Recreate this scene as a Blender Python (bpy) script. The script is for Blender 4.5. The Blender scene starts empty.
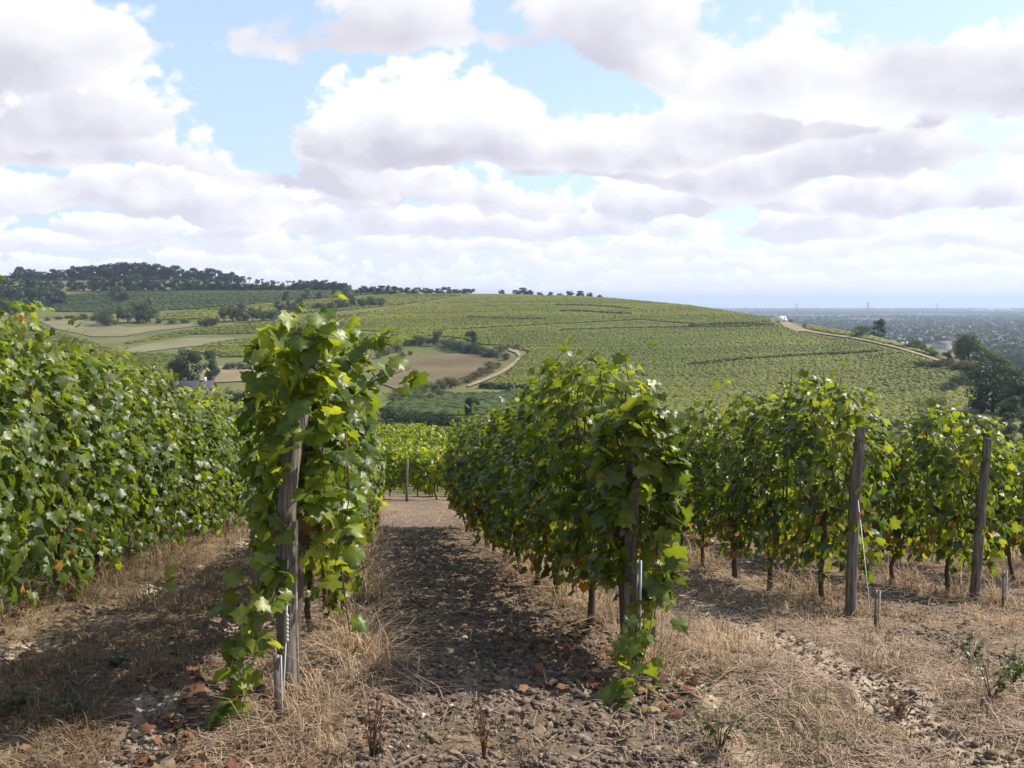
import bpy, math, random
import numpy as np
from mathutils import Vector, Matrix
from mathutils.geometry import delaunay_2d_cdt

R = math.radians
rng = np.random.default_rng(7)
random.seed(7)
scene = bpy.context.scene
COL = scene.collection

# ------------------------------------------------------------------ camera
F = 1000.0                      # focal length in pixels for a 1024 px wide frame
PITCH = math.atan(80 / F)
EYE = 1.6
cam_d = bpy.data.cameras.new('camera')
cam = bpy.data.objects.new('camera', cam_d); COL.objects.link(cam)
cam_d.sensor_width = 36.0; cam_d.lens = 36.0 * F / 1024
cam_d.clip_start = 0.05; cam_d.clip_end = 30000
cam.location = (0, 0, EYE); cam.rotation_euler = (math.pi / 2 - PITCH, 0, 0)
scene.camera = cam

# ------------------------------------------------------------------ world, sun, exposure
SUN_EL, SUN_AZ = R(44), R(70)   # azimuth clockwise from +Y (the view direction)
SKY_STRENGTH = 0.15
scene.view_settings.view_transform = 'Standard'; scene.view_settings.look = 'None'
scene.view_settings.exposure = 0.42; scene.view_settings.gamma = 1.0
scene.view_settings.use_curve_mapping = False
scene.cycles.use_denoising = True
scene.cycles.max_bounces = 6; scene.cycles.diffuse_bounces = 3; scene.cycles.glossy_bounces = 2
scene.cycles.transmission_bounces = 4; scene.cycles.volume_bounces = 0
scene.cycles.caustics_reflective = False; scene.cycles.caustics_refractive = False

def N(nt, kind, **kw):
    n = nt.nodes.new(kind)
    for k, v in kw.items():
        if k.startswith('i_'):
            n.inputs[k[2:].replace('_', ' ')].default_value = v
        elif k.startswith('n_'):
            n.inputs[int(k[2:])].default_value = v
        else:
            setattr(n, k, v)
    return n

def M(nt, op, a, b=None, clamp=False):
    n = nt.nodes.new('ShaderNodeMath'); n.operation = op; n.use_clamp = clamp
    for i, v in enumerate((a, b)):
        if v is None: continue
        if isinstance(v, (int, float)): n.inputs[i].default_value = v
        else: nt.links.new(v, n.inputs[i])
    return n.outputs[0]

def mixc(nt, f, a, b):
    n = nt.nodes.new('ShaderNodeMix'); n.data_type = 'RGBA'
    for s, v in ((n.inputs[0], f), (n.inputs[6], a), (n.inputs[7], b)):
        if isinstance(v, (int, float)): s.default_value = v
        elif isinstance(v, tuple): s.default_value = (*v[:3], 1)
        else: nt.links.new(v, s)
    return n.outputs[2]

def smooth(nt, v, lo, hi):
    n = nt.nodes.new('ShaderNodeMapRange'); n.interpolation_type = 'SMOOTHSTEP'
    n.inputs['From Min'].default_value = lo; n.inputs['From Max'].default_value = hi
    nt.links.new(v, n.inputs['Value']); return n.outputs[0]

def build_world():
    w = bpy.data.worlds.new('World'); scene.world = w; w.use_nodes = True
    nt = w.node_tree; nt.nodes.clear()
    out = nt.nodes.new('ShaderNodeOutputWorld'); bg = nt.nodes.new('ShaderNodeBackground')
    bg.inputs['Strength'].default_value = SKY_STRENGTH
    sky = N(nt, 'ShaderNodeTexSky', sky_type='NISHITA', sun_disc=False, sun_elevation=SUN_EL,
            sun_rotation=SUN_AZ, air_density=1.0, dust_density=1.5, ozone_density=1.5)
    tc = nt.nodes.new('ShaderNodeTexCoord')
    sep = nt.nodes.new('ShaderNodeSeparateXYZ'); nt.links.new(tc.outputs['Generated'], sep.inputs[0])
    z = M(nt, 'MAXIMUM', sep.outputs[2], 0.0)
    K = .90 / SKY_STRENGTH
    veil = M(nt, 'MULTIPLY', smooth(nt, z, .6, .2), .45)          # thin milky veil over the lower blue
    c = mixc(nt, veil, sky.outputs[0], (.64 * K, .80 * K, 1.0 * K))
    def noise(seed, S, detail, rough, off=(0, 0, 0)):
        mp = N(nt, 'ShaderNodeMapping'); mp.inputs['Scale'].default_value = (S, S, S * 1.25)
        mp.inputs['Location'].default_value = (seed * 8.5 + off[0], seed * 3.71 + off[1], seed * 1.9 + off[2])
        nt.links.new(tc.outputs['Generated'], mp.inputs[0])
        n = N(nt, 'ShaderNodeTexNoise', i_Scale=1.0, i_Detail=detail, i_Roughness=rough)
        nt.links.new(mp.outputs[0], n.inputs['Vector']); return n.outputs[0]
    sx, sy, sz = math.sin(SUN_AZ) * math.cos(SUN_EL), math.cos(SUN_AZ) * math.cos(SUN_EL), math.sin(SUN_EL)
    # cumulus decks at growing distance: (height of the base, height of the towers, seed, cover)
    for zb, hg, seed, th in CLOUDS:
        S = CLOUD_S / hg
        n = noise(seed, S, 6.0, .54)
        ns = noise(seed, S, 5.0, .5, (sx * .30, sy * .30, sz * .38))
        wob = noise(seed + 5, S * .4, 1.0, .5)
        t = M(nt, 'DIVIDE', M(nt, 'ADD', M(nt, 'SUBTRACT', z, zb), M(nt, 'MULTIPLY', M(nt, 'SUBTRACT', wob, .5), hg * 1.5)), hg)
        up = M(nt, 'MULTIPLY', M(nt, 'POWER', M(nt, 'MAXIMUM', t, 0.0), 1.3), .20)
        dn = M(nt, 'MULTIPLY', M(nt, 'MAXIMUM', M(nt, 'MULTIPLY', t, -1.0), 0.0), .75)
        v = M(nt, 'SUBTRACT', M(nt, 'SUBTRACT', n, th), M(nt, 'ADD', up, dn))
        a = smooth(nt, v, 0.0, .05)
        rel = M(nt, 'MULTIPLY', M(nt, 'SUBTRACT', n, ns), 2.9)
        b = M(nt, 'ADD', M(nt, 'ADD', smooth(nt, t, -.25, .95), rel), M(nt, 'MULTIPLY', smooth(nt, v, .15, .0), .32))
        b = M(nt, 'MINIMUM', M(nt, 'MAXIMUM', b, 0.0), 1.0)
        f = min(1.0, zb / .16); g0 = tuple((x * f + y * (1 - f)) * K for x, y in zip((.56, .55, .63), (.76, .77, .86)))
        c = mixc(nt, a, c, mixc(nt, b, g0, (.98 * K, .975 * K, .99 * K)))
    low = M(nt, 'MULTIPLY', smooth(nt, z, 0.09, 0.0), 0.75)
    c = mixc(nt, low, c, (.93 * K, .94 * K, .99 * K))
    nt.links.new(c, bg.inputs['Color']); nt.links.new(bg.outputs[0], out.inputs[0])

CLOUD_S = .62
CLOUDS = [(.012, .014, 1, .36), (.022, .017, 2, .36), (.034, .021, 3, .36), (.049, .028, 4, .365), (.068, .038, 5, .37), (.092, .052, 6, .375), (.126, .072, 7, .38), (.168, .090, 8, .385), (.225, .12, 10, .38), (.34, .17, 9, .39)]
build_world()
sd = bpy.data.lights.new('sun', 'SUN'); sd.energy = 5.0; sd.angle = R(0.5); sd.color = (1.0, 0.94, 0.82)
sun = bpy.data.objects.new('sun', sd); COL.objects.link(sun)
sdir = Vector((math.sin(SUN_AZ) * math.cos(SUN_EL), math.cos(SUN_AZ) * math.cos(SUN_EL), math.sin(SUN_EL)))
sun.rotation_euler = sdir.to_track_quat('Z', 'Y').to_euler(); sun.location = (20, 10, 40)

# ------------------------------------------------------------------ helpers
def tag(o, label=None, cat=None, group=None, kind=None):
    if label: o['label'] = label
    if cat: o['category'] = cat
    if group: o['group'] = group
    if kind: o['kind'] = kind
    return o

def link(name, me, parent=None, loc=None):
    o = bpy.data.objects.new(name, me); COL.objects.link(o)
    if parent is not None: o.parent = parent
    if loc is not None: o.location = loc
    return o

def empty(name, loc=(0, 0, 0), rz=0.0):
    o = bpy.data.objects.new(name, None); COL.objects.link(o)
    o.location = loc; o.rotation_euler = (0, 0, rz); o.empty_display_size = 0.1
    return o

def mesh_np(name, V, faces, mat=None, col=None, smooth_shade=False, mats=None, mi=None):
    """V (n,3); faces: list of (m,k) int arrays; col (n,3)"""
    me = bpy.data.meshes.new(name)
    V = np.asarray(V, dtype=np.float32)
    faces = [np.asarray(f, dtype=np.int32) for f in faces if len(f)]
    loops = np.concatenate([f.ravel() for f in faces])
    tot = np.concatenate([np.full(len(f), f.shape[1], dtype=np.int32) for f in faces])
    start = np.concatenate([[0], np.cumsum(tot)[:-1]]).astype(np.int32)
    me.vertices.add(len(V)); me.vertices.foreach_set('co', V.ravel())
    me.loops.add(len(loops)); me.loops.foreach_set('vertex_index', loops)
    me.polygons.add(len(tot)); me.polygons.foreach_set('loop_start', start)
    if smooth_shade: me.polygons.foreach_set('use_smooth', np.ones(len(tot), dtype=bool))
    if col is not None:
        at = me.attributes.new('tint', 'FLOAT_COLOR', 'POINT')
        c4 = np.ones((len(V), 4), dtype=np.float32); c4[:, :3] = col
        at.data.foreach_set('color', c4.ravel())
    for m in (mats or ([mat] if mat else [])): me.materials.append(m)
    if mi is not None: me.polygons.foreach_set('material_index', np.asarray(mi, dtype=np.int32))
    me.update(calc_edges=True); me.validate()
    return me

class MB:
    def __init__(s): s.V = []; s.F = {}; s.C = []; s.n = 0
    def add(s, V, faces, col=(1, 1, 1)):
        V = np.asarray(V, dtype=float)
        for f in faces:
            f = np.asarray(f, dtype=int)
            s.F.setdefault(f.shape[1], []).append(f + s.n)
        s.V.append(V); s.C.append(np.broadcast_to(np.asarray(col, dtype=float), V.shape)); s.n += len(V)
    def box(s, c, sz, rz=0.0, col=(1, 1, 1), taper=1.0):
        x, y, z = np.array(sz) / 2
        v = np.array([[-x, -y, -z], [x, -y, -z], [x, y, -z], [-x, y, -z], [-x * taper, -y * taper, z], [x * taper, -y * taper, z], [x * taper, y * taper, z], [-x * taper, y * taper, z]])
        ca, sa = math.cos(rz), math.sin(rz)
        v = np.c_[v[:, 0] * ca - v[:, 1] * sa, v[:, 0] * sa + v[:, 1] * ca, v[:, 2]] + np.array(c)
        s.add(v, [[[0, 3, 2, 1], [4, 5, 6, 7], [0, 1, 5, 4], [1, 2, 6, 5], [2, 3, 7, 6], [3, 0, 4, 7]]], col)
    def tube(s, pts, radii, seg=8, col=(1, 1, 1), rough=0.0, squash=None):
        pts = np.asarray(pts, dtype=float); n = len(pts)
        radii = np.broadcast_to(np.asarray(radii, dtype=float), (n,))
        t = np.gradient(pts, axis=0); t /= np.linalg.norm(t, axis=1)[:, None] + 1e-9
        ref = np.array([0.31, 0.95, 0.02]) if abs(t[0, 2]) > .7 else np.array([0, 0, 1.0])
        a = np.cross(t, ref); a /= np.linalg.norm(a, axis=1)[:, None] + 1e-9
        b = np.cross(t, a)
        ang = np.arange(seg) / seg * 2 * math.pi
        ridge = 1 + rough * rng.normal(size=(1, seg)) + rough * .6 * rng.normal(size=(n, seg))
        rr = radii[:, None] * ridge
        V = pts[:, None, :] + rr[..., None] * (np.cos(ang)[None, :, None] * a[:, None, :] + np.sin(ang)[None, :, None] * b[:, None, :])
        V = V.reshape(-1, 3)
        i = np.arange(n - 1)[:, None] * seg; j = np.arange(seg)[None, :]; jn = (j + 1) % seg
        q = np.stack([i + j, i + jn, i + seg + jn, i + seg + j], -1).reshape(-1, 4)
        caps = [np.arange(seg)[::-1][None, :], (np.arange(seg) + (n - 1) * seg)[None, :]]
        s.add(V, [q] + caps, col)
    def mesh(s, name, mat, smooth_shade=False):
        return mesh_np(name, np.concatenate(s.V), [np.concatenate(v) for v in s.F.values()], mat, np.concatenate(s.C), smooth_shade)
    def build(s, name, mat, parent=None, loc=None, smooth_shade=False):
        return link(name, s.mesh(name, mat, smooth_shade), parent, loc)

def copy_thing(root, loc, rz=0.0, scale=None, label=None, group=None):
    r = root.copy(); COL.objects.link(r); r.location = loc; r.rotation_euler = (0, 0, rz)
    if scale is not None: r.scale = scale
    if label: r['label'] = label
    if group: r['group'] = group
    for ch in list(root.children):
        c = ch.copy(); COL.objects.link(c); c.parent = r
    return r

_perm = np.random.default_rng(3).random((256, 256))
def vnoise(x, y):
    xi = np.floor(x).astype(int); yi = np.floor(y).astype(int); fx = x - xi; fy = y - yi
    fx = fx * fx * (3 - 2 * fx); fy = fy * fy * (3 - 2 * fy)
    g = lambda a, b: _perm[a % 256, b % 256]
    return (g(xi, yi) * (1 - fx) + g(xi + 1, yi) * fx) * (1 - fy) + (g(xi, yi + 1) * (1 - fx) + g(xi + 1, yi + 1) * fx) * fy
def fbm(x, y, f, o=4):
    s = 0; a = 1; t = 0
    for k in range(o):
        s = s + a * vnoise(x * f + 17.3 * k, y * f - 9.1 * k); t += a; a *= .5; f *= 2.03
    return s / t
def sstep(v, lo, hi):
    t = np.clip((v - lo) / (hi - lo), 0, 1); return t * t * (3 - 2 * t)

# ------------------------------------------------------------------ terrain
def pix_ray(px, py):
    u = (px - 512) / F; v = (384 - py) / F
    d = np.array([u, math.cos(PITCH) + v * math.sin(PITCH), -math.sin(PITCH) + v * math.cos(PITCH)])
    return d / d[1]
def zpix(py, Y): return EYE + Y * pix_ray(512, py)[2]

COLS = {   # picture column: (distance, picture row) down the facing slopes, last one the crest
    -300: [(30, 493), (45, 478), (70, 442), (130, 418), (220, 388), (350, 350), (450, 328), (600, 303), (760, 285)],
    0:    [(30, 493), (45, 478), (70, 442), (130, 420), (220, 390), (300, 366), (380, 345), (450, 330), (520, 318), (600, 305), (700, 290), (830, 279)],
    150:  [(30, 493), (45, 478), (70, 442), (130, 422), (220, 394), (300, 364), (380, 343), (440, 331), (500, 319), (590, 303), (700, 289), (830, 277)],
    300:  [(30, 493), (45, 478), (70, 440), (130, 418), (220, 392), (300, 362), (400, 336), (480, 318), (560, 305), (680, 290), (800, 286)],
    420:  [(30, 493), (45, 478), (70, 440), (130, 413), (190, 398), (230, 388), (270, 372), (310, 355), (350, 343), (430, 325), (520, 307), (640, 292)],
    520:  [(30, 493), (45, 478), (70, 440), (130, 414), (190, 400), (220, 390), (270, 368), (320, 350), (400, 328), (500, 308), (630, 293)],
    610:  [(30, 493), (45, 479), (70, 442), (130, 420), (190, 403), (250, 380), (320, 352), (400, 329), (490, 310), (600, 297)],
    700:  [(30, 493), (45, 480), (70, 445), (130, 424), (190, 405), (250, 381), (320, 352), (400, 328), (460, 313), (530, 305.5)],
    780:  [(30, 493), (45, 481), (70, 448), (130, 428), (190, 406), (250, 381), (320, 351), (370, 335), (410, 324), (440, 317.5)],
    825:  [(30, 494), (45, 482), (70, 450), (130, 429), (190, 406), (250, 380), (310, 356), (350, 341), (390, 327)],
    870:  [(30, 495), (45, 483), (70, 452), (130, 430), (190, 406), (250, 379), (300, 357), (350, 334)],
    915:  [(30, 496), (45, 485), (70, 454), (130, 430), (180, 407), (230, 383), (270, 364), (305, 347)],
    965:  [(30, 497), (45, 487), (70, 456), (130, 430), (170, 410), (210, 389), (250, 367)],
    1030: [(30, 500), (45, 490), (70, 460), (110, 440), (150, 420), (190, 402), (220, 390)],
    1300: [(30, 510), (45, 500), (70, 470), (110, 452), (150, 436), (190, 424), (220, 420)],
}
XG = np.arange(-700, 1721, 5.0)
YG = np.exp(np.linspace(math.log(28), math.log(12000), 420))
def _table():
    xs = sorted(COLS); K = 26; LY, ZZ = [], []
    for x in xs:
        p = np.array(COLS[x], dtype=float); ly = np.log(p[:, 0]); z = np.array([zpix(b, a) for a, b in p])
        lq = np.linspace(ly[0], ly[-1], K)
        # smooth monotone-ish interpolation: cubic Hermite on finite differences
        m = np.gradient(z, ly); i = np.clip(np.searchsorted(ly, lq) - 1, 0, len(ly) - 2)
        h = ly[i + 1] - ly[i]; t = (lq - ly[i]) / h
        zq = (2*t**3-3*t**2+1)*z[i] + (t**3-2*t**2+t)*h*m[i] + (-2*t**3+3*t**2)*z[i+1] + (t**3-t**2)*h*m[i+1]
        c = p[-1, 0]; zc = z[-1]; plain = -44.0
        back = [(c * 1.06, zc - .004 * c), (c * 1.3, zc + (plain - zc) * .35), (c * 1.7, zc + (plain - zc) * .8), (c * 2.3, plain), (3200, plain), (12500, plain)]
        LY.append(np.r_[lq, [math.log(b[0]) for b in back]]); ZZ.append(np.r_[zq, [b[1] for b in back]])
    LY = np.array(LY); ZZ = np.array(ZZ)
    T = np.zeros((len(XG), len(YG)))
    for k, x in enumerate(XG):
        xx = np.clip(x, xs[0], xs[-1])
        ly = np.array([np.interp(xx, xs, LY[:, j]) for j in range(LY.shape[1])])
        zz = np.array([np.interp(xx, xs, ZZ[:, j]) for j in range(LY.shape[1])])
        T[k] = np.interp(np.log(YG), ly, zz)
    def blur(a, s, ax):
        r = int(3 * s); k = np.exp(-.5 * (np.arange(-r, r + 1) / s) ** 2); k /= k.sum()
        pad = [(0, 0), (0, 0)]; pad[ax] = (r, r)
        b = np.pad(a, pad, mode='edge'); return np.apply_along_axis(lambda v: np.convolve(v, k, 'valid'), ax, b)
    return blur(blur(T, 1.3, 1), 3.0, 0)
TAB = _table()
_l0 = math.log(28); _ls = (math.log(12000) - _l0) / 419
def far_h(X, Y):
    Y = np.maximum(Y, 28.0)
    px = np.clip(512 + F * X / Y, XG[0], XG[-1] - .01); a = (px - XG[0]) / 5.0; b = np.clip((np.log(Y) - _l0) / _ls, 0, 418.999)
    i = a.astype(int); j = b.astype(int); fa = a - i; fb = b - j
    return (TAB[i, j]*(1-fa)+TAB[i+1, j]*fa)*(1-fb) + (TAB[i, j+1]*(1-fa)+TAB[i+1, j+1]*fa)*fb
def near_h(X, Y):
    d = Y - 4.3
    z = -0.165 * np.where(d > 0, d, 0) - 0.01 * np.clip(d, 0, 4.7) - 0.03 * np.clip(d, -4, 0)
    return z - 0.02 - np.where(X > .5, 0.06, 0.01) * 14 * np.tanh((X - .5) / 14)
def H(X, Y):
    X = np.asarray(X, dtype=float); Y = np.asarray(Y, dtype=float)
    w = sstep(Y, 28, 60)
    return near_h(X, Y) * (1 - w) + far_h(X, Y) * w
_YS = np.exp(np.linspace(math.log(2.5), math.log(11000), 3000))
def hit(px, py):
    d = pix_ray(px, py); z = EYE + _YS * d[2]; g = z - H(_YS * d[0], _YS)
    k = np.nonzero(g <= 0)[0]
    j = k[0] if len(k) else int(np.argmin(g / _YS))
    if len(k) and j > 0:
        t = g[j-1] / (g[j-1] - g[j] + 1e-12); Y = _YS[j-1] + t * (_YS[j] - _YS[j-1])
    else: Y = _YS[j]
    X = Y * d[0]; return float(X), float(Y), float(H(X, Y))

ROWS = {'0': (-2.80, 3.4, 16.2), 'A': (-0.91, 4.0, 16.0), 'B': (0.59, 4.56, 16.2), 'C': (2.69, 6.9, 18.5), 'D': (4.43, 8.4, 19.5), 'E': (6.3, 10.4, 20.5), 'F': (8.2, 12.2, 22.0)}
SL = 0.12
def lane(X, Y): return X + SL * (Y - 4.2)
def rowx(s, Y): return s - SL * (Y - 4.2)
def head(s):    # where the rows begin, by lane
    return np.interp(s, [-2.8, -.91, .59, 2.69, 4.43, 6.3, 8.2], [3.0, 3.75, 4.3, 6.6, 8.1, 10.0, 11.8])
def bump(s, a, b, e=.22): return sstep(s, a - e, a + e) * (1 - sstep(s, b - e, b + e))
def track_w(X, Y):
    s = lane(X, Y) + (fbm(X, Y, .7, 2) - .5) * .22
    t = np.exp(-((s - .82) / .13) ** 2) * sstep(Y, 6.5, 4.5) + np.exp(-((s - 1.68) / .19) ** 2) * sstep(Y, 12, 8) + .8 * np.exp(-((s + 1.42) / .15) ** 2) + .8 * np.exp(-((s + 2.28) / .15) ** 2)
    return np.clip(t * (.35 + 1.1 * sstep(fbm(X + 3, Y - 8, 2.2, 3), .36, .6)), 0, 1)
def zones(X, Y):
    """straw, soil weights of the near ground"""
    n1 = fbm(X, Y, .9, 3); n2 = fbm(X + 40, Y, 2.3, 3)
    s = lane(X, Y) + (n1 - .5) * .35; hd = head(s)
    inrow = sstep(Y - hd, -.5 , .35)
    soil = 1.15 * bump(s, -.92, .66, .16) + bump(s, 2.9, 4.1) + .9 * bump(s, 4.9, 5.9)
    soil = np.maximum(soil, .55 * bump(s, -1.5, -1.15, .15))
    foot = sum(np.exp(-((s - v[0] - .13) / .15) ** 2) for v in ROWS.values())
    a = np.clip(soil * inrow, 0, 1) * (1 - .55 * np.clip(foot, 0, 1))
    # headland in front of the rows: stones and clods mid, straw to the sides, worn wheel tracks along it
    hsoil = .75 * bump(s, -.7, 1.0, .4) + .45 * bump(s, 2.2, 5.0, .5)
    a = a + (1 - inrow) * np.clip(hsoil, 0, .95)
    a = np.maximum(a, .75 * track_w(X, Y))
    a = a * (1 - .8 * bump(s, .98, 1.36, .12) * sstep(Y, 9.5, 8))
    end = sstep(Y, 16.2, 17.2)
    a = a * (1 - end) + end * .45
    soilw = np.clip(a + (n2 - .5) * 1.1 + .08, 0, 1)
    return 1 - soilw, soilw, foot * inrow

def mat_new(name):
    m = bpy.data.materials.new(name); m.use_nodes = True; nt = m.node_tree
    b = nt.nodes['Principled BSDF']; return m, nt, b

def mat_tint(name, rough=.85, noise=(8., .35), bump=0.0, spec=.3, coords='Object', obj_random=0.0, bscale=None):
    """colour from the mesh's own tint, varied by noise"""
    m, nt, b = mat_new(name)
    at = N(nt, 'ShaderNodeAttribute', attribute_name='tint')
    tc = nt.nodes.new('ShaderNodeTexCoord')
    no = N(nt, 'ShaderNodeTexNoise', i_Scale=noise[0], i_Detail=5.0, i_Roughness=.6); nt.links.new(tc.outputs[coords], no.inputs['Vector'])
    f = M(nt, 'ADD', M(nt, 'MULTIPLY', no.outputs[0], 2 * noise[1]), 1 - noise[1])
    if obj_random:
        oi = nt.nodes.new('ShaderNodeObjectInfo')
        f = M(nt, 'MULTIPLY', f, M(nt, 'ADD', M(nt, 'MULTIPLY', oi.outputs['Random'], 2 * obj_random), 1 - obj_random))
    vm = nt.nodes.new('ShaderNodeVectorMath'); vm.operation = 'SCALE'
    nt.links.new(at.outputs['Color'], vm.inputs[0]); nt.links.new(f, vm.inputs['Scale'])
    nt.links.new(vm.outputs[0], b.inputs['Base Color'])
    b.inputs['Roughness'].default_value = rough; b.inputs['Specular IOR Level'].default_value = spec
    if bump:
        n2 = N(nt, 'ShaderNodeTexNoise', i_Scale=bscale or noise[0] * 3, i_Detail=6.0); nt.links.new(tc.outputs[coords], n2.inputs['Vector'])
        bp = N(nt, 'ShaderNodeBump', i_Strength=.8, i_Distance=bump); nt.links.new(n2.outputs[0], bp.inputs['Height'])
        nt.links.new(bp.outputs[0], b.inputs['Normal'])
    return m

def mat_leaf(name, trans=.35, rough=.42, spec=.5, back=1.5, obj_random=.12, tcol=(3.0, 2.7, 1.2)):
    m, nt, b = mat_new(name)
    at = N(nt, 'ShaderNodeAttribute', attribute_name='tint')
    oi = nt.nodes.new('ShaderNodeObjectInfo'); ge = nt.nodes.new('ShaderNodeNewGeometry')
    f = M(nt, 'ADD', M(nt, 'MULTIPLY', oi.outputs['Random'], 2 * obj_random), 1 - obj_random)
    tc = nt.nodes.new('ShaderNodeTexCoord')
    no = N(nt, 'ShaderNodeTexNoise', i_Scale=30., i_Detail=3.0); nt.links.new(tc.outputs['Object'], no.inputs['Vector'])
    f = M(nt, 'MULTIPLY', f, M(nt, 'ADD', M(nt, 'MULTIPLY', no.outputs[0], .5), .75))
    vm = nt.nodes.new('ShaderNodeVectorMath'); vm.operation = 'SCALE'
    nt.links.new(at.outputs['Color'], vm.inputs[0]); nt.links.new(f, vm.inputs['Scale'])
    pale = nt.nodes.new('ShaderNodeVectorMath'); pale.operation = 'MULTIPLY_ADD'
    nt.links.new(vm.outputs[0], pale.inputs[0]); pale.inputs[1].default_value = (back, back * .95, back * 1.3); pale.inputs[2].default_value = (.012, .016, .010)
    c = mixc(nt, ge.outputs['Backfacing'], vm.outputs[0], pale.outputs[0])
    nt.links.new(c, b.inputs['Base Color']); b.inputs['Roughness'].default_value = rough; b.inputs['Specular IOR Level'].default_value = spec
    tr = nt.nodes.new('ShaderNodeBsdfTranslucent')
    tcx = nt.nodes.new('ShaderNodeVectorMath'); tcx.operation = 'MULTIPLY'; nt.links.new(vm.outputs[0], tcx.inputs[0]); tcx.inputs[1].default_value = tcol
    nt.links.new(tcx.outputs[0], tr.inputs['Color'])
    mx = nt.nodes.new('ShaderNodeMixShader'); mx.inputs[0].default_value = trans
    nt.links.new(b.outputs[0], mx.inputs[1]); nt.links.new(tr.outputs[0], mx.inputs[2])
    nt.links.new(mx.outputs[0], nt.nodes['Material Output'].inputs[0])
    return m

def mat_soil():
    m, nt, b = mat_new('dry_soil')
    at = N(nt, 'ShaderNodeAttribute', attribute_name='tint'); sp = nt.nodes.new('ShaderNodeSeparateColor'); nt.links.new(at.outputs['Color'], sp.inputs[0])
    tc = nt.nodes.new('ShaderNodeTexCoord')
    def noi(s, d=6., r=.6):
        n = N(nt, 'ShaderNodeTexNoise', i_Scale=s, i_Detail=d, i_Roughness=r); nt.links.new(tc.outputs['Object'], n.inputs['Vector']); return n.outputs[0]
    a = noi(1.7); bb = noi(14., 8., .7); cc = noi(60., 4., .7)
    soil = mixc(nt, smooth(nt, bb, .3, .7), (.11, .078, .055), (.25, .19, .14))
    soil = mixc(nt, smooth(nt, cc, .62, .75), soil, (.36, .30, .25))
    wv = N(nt, 'ShaderNodeTexNoise', i_Scale=26., i_Detail=6., i_Roughness=.75, i_Distortion=1.5); nt.links.new(tc.outputs['Object'], wv.inputs['Vector'])
    straw = mixc(nt, smooth(nt, wv.outputs[0], .33, .68), (.13, .092, .055), (.36, .265, .155))
    straw = mixc(nt, smooth(nt, a, .35, .7), straw, mixc(nt, .5, straw, (.24, .18, .11)))
    f = smooth(nt, M(nt, 'ADD', sp.outputs[0], M(nt, 'MULTIPLY', M(nt, 'SUBTRACT', bb, .5), .9)), .3, .7)
    c = mixc(nt, f, soil, straw)
    worn = mixc(nt, smooth(nt, cc, .3, .65), (.30, .23, .155), (.55, .435, .31))
    c = mixc(nt, smooth(nt, M(nt, 'ADD', sp.outputs[2], M(nt, 'MULTIPLY', M(nt, 'SUBTRACT', bb, .5), .8)), .3, .65), c, worn)
    nt.links.new(c, b.inputs['Base Color']); b.inputs['Roughness'].default_value = .95; b.inputs['Specular IOR Level'].default_value = .12
    bp = N(nt, 'ShaderNodeBump', i_Strength=.9, i_Distance=.03)
    nt.links.new(M(nt, 'ADD', bb, M(nt, 'MULTIPLY', cc, .4)), bp.inputs['Height']); nt.links.new(bp.outputs[0], b.inputs['Normal'])
    return m

def mat_field(name, c0, c1, s=.05, c2=None):
    m, nt, b = mat_new(name)
    tc = nt.nodes.new('ShaderNodeTexCoord')
    n = N(nt, 'ShaderNodeTexNoise', i_Scale=s, i_Detail=9., i_Roughness=.65); nt.links.new(tc.outputs['Object'], n.inputs['Vector'])
    n2 = N(nt, 'ShaderNodeTexNoise', i_Scale=s * 14, i_Detail=5., i_Roughness=.7); nt.links.new(tc.outputs['Object'], n2.inputs['Vector'])
    c = mixc(nt, smooth(nt, n.outputs[0], .35, .66), c0, c1)
    if c2: c = mixc(nt, smooth(nt, n2.outputs[0], .5, .72), c, c2)
    nt.links.new(c, b.inputs['Base Color']); b.inputs['Roughness'].default_value = .95; b.inputs['Specular IOR Level'].default_value = .1
    return m

MAT_SOIL = mat_soil()
MAT_LAND = mat_field('hill_grass', (.10, .115, .034), (.16, .155, .055), .03, (.075, .095, .028))
MAT_TRACK = mat_field('track_earth', (.22, .175, .115), (.31, .25, .17), .3)
MAT_BROWN = mat_field('ploughed_earth', (.115, .09, .048), (.17, .132, .074), .05, (.10, .088, .042))
MAT_STUBBLE = mat_field('stubble', (.165, .15, .075), (.235, .205, .105), .04, (.13, .14, .055))
MAT_LEAF = mat_leaf('vine_leaf', trans=.42, rough=.42, spec=.5)
MAT_HVINE = mat_leaf('hill_vine_leaf', trans=.15, rough=.7, spec=.2, back=1.0, obj_random=0)
MAT_TREE = mat_leaf('tree_leaf', trans=.18, rough=.6, spec=.25, back=1.15, obj_random=.22)
MAT_BARK = mat_tint('vine_bark', .95, (40., .45), .006, .15)
MAT_POST = None
MAT_STRAW = mat_leaf('straw_blade', trans=.2, rough=.8, spec=.1, back=1.0, obj_random=0, tcol=(1.1, 1.05, .95))
MAT_DEAD = mat_leaf('dead_leaf', trans=.12, rough=.75, spec=.15, back=1.1, tcol=(1.3, 1.1, .8))
MAT_CLOD = mat_tint('clod_earth', .95, (25., .35), .01, .12)
MAT_METAL = mat_tint('galvanised_wire', .5, (30., .2), 0, .6)
MAT_PLAIN = mat_tint('wall_plaster', .85, (1.2, .12))
MAT_PAINT = mat_tint('van_paint', .3, (1.2, .03), 0, .5)

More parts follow.
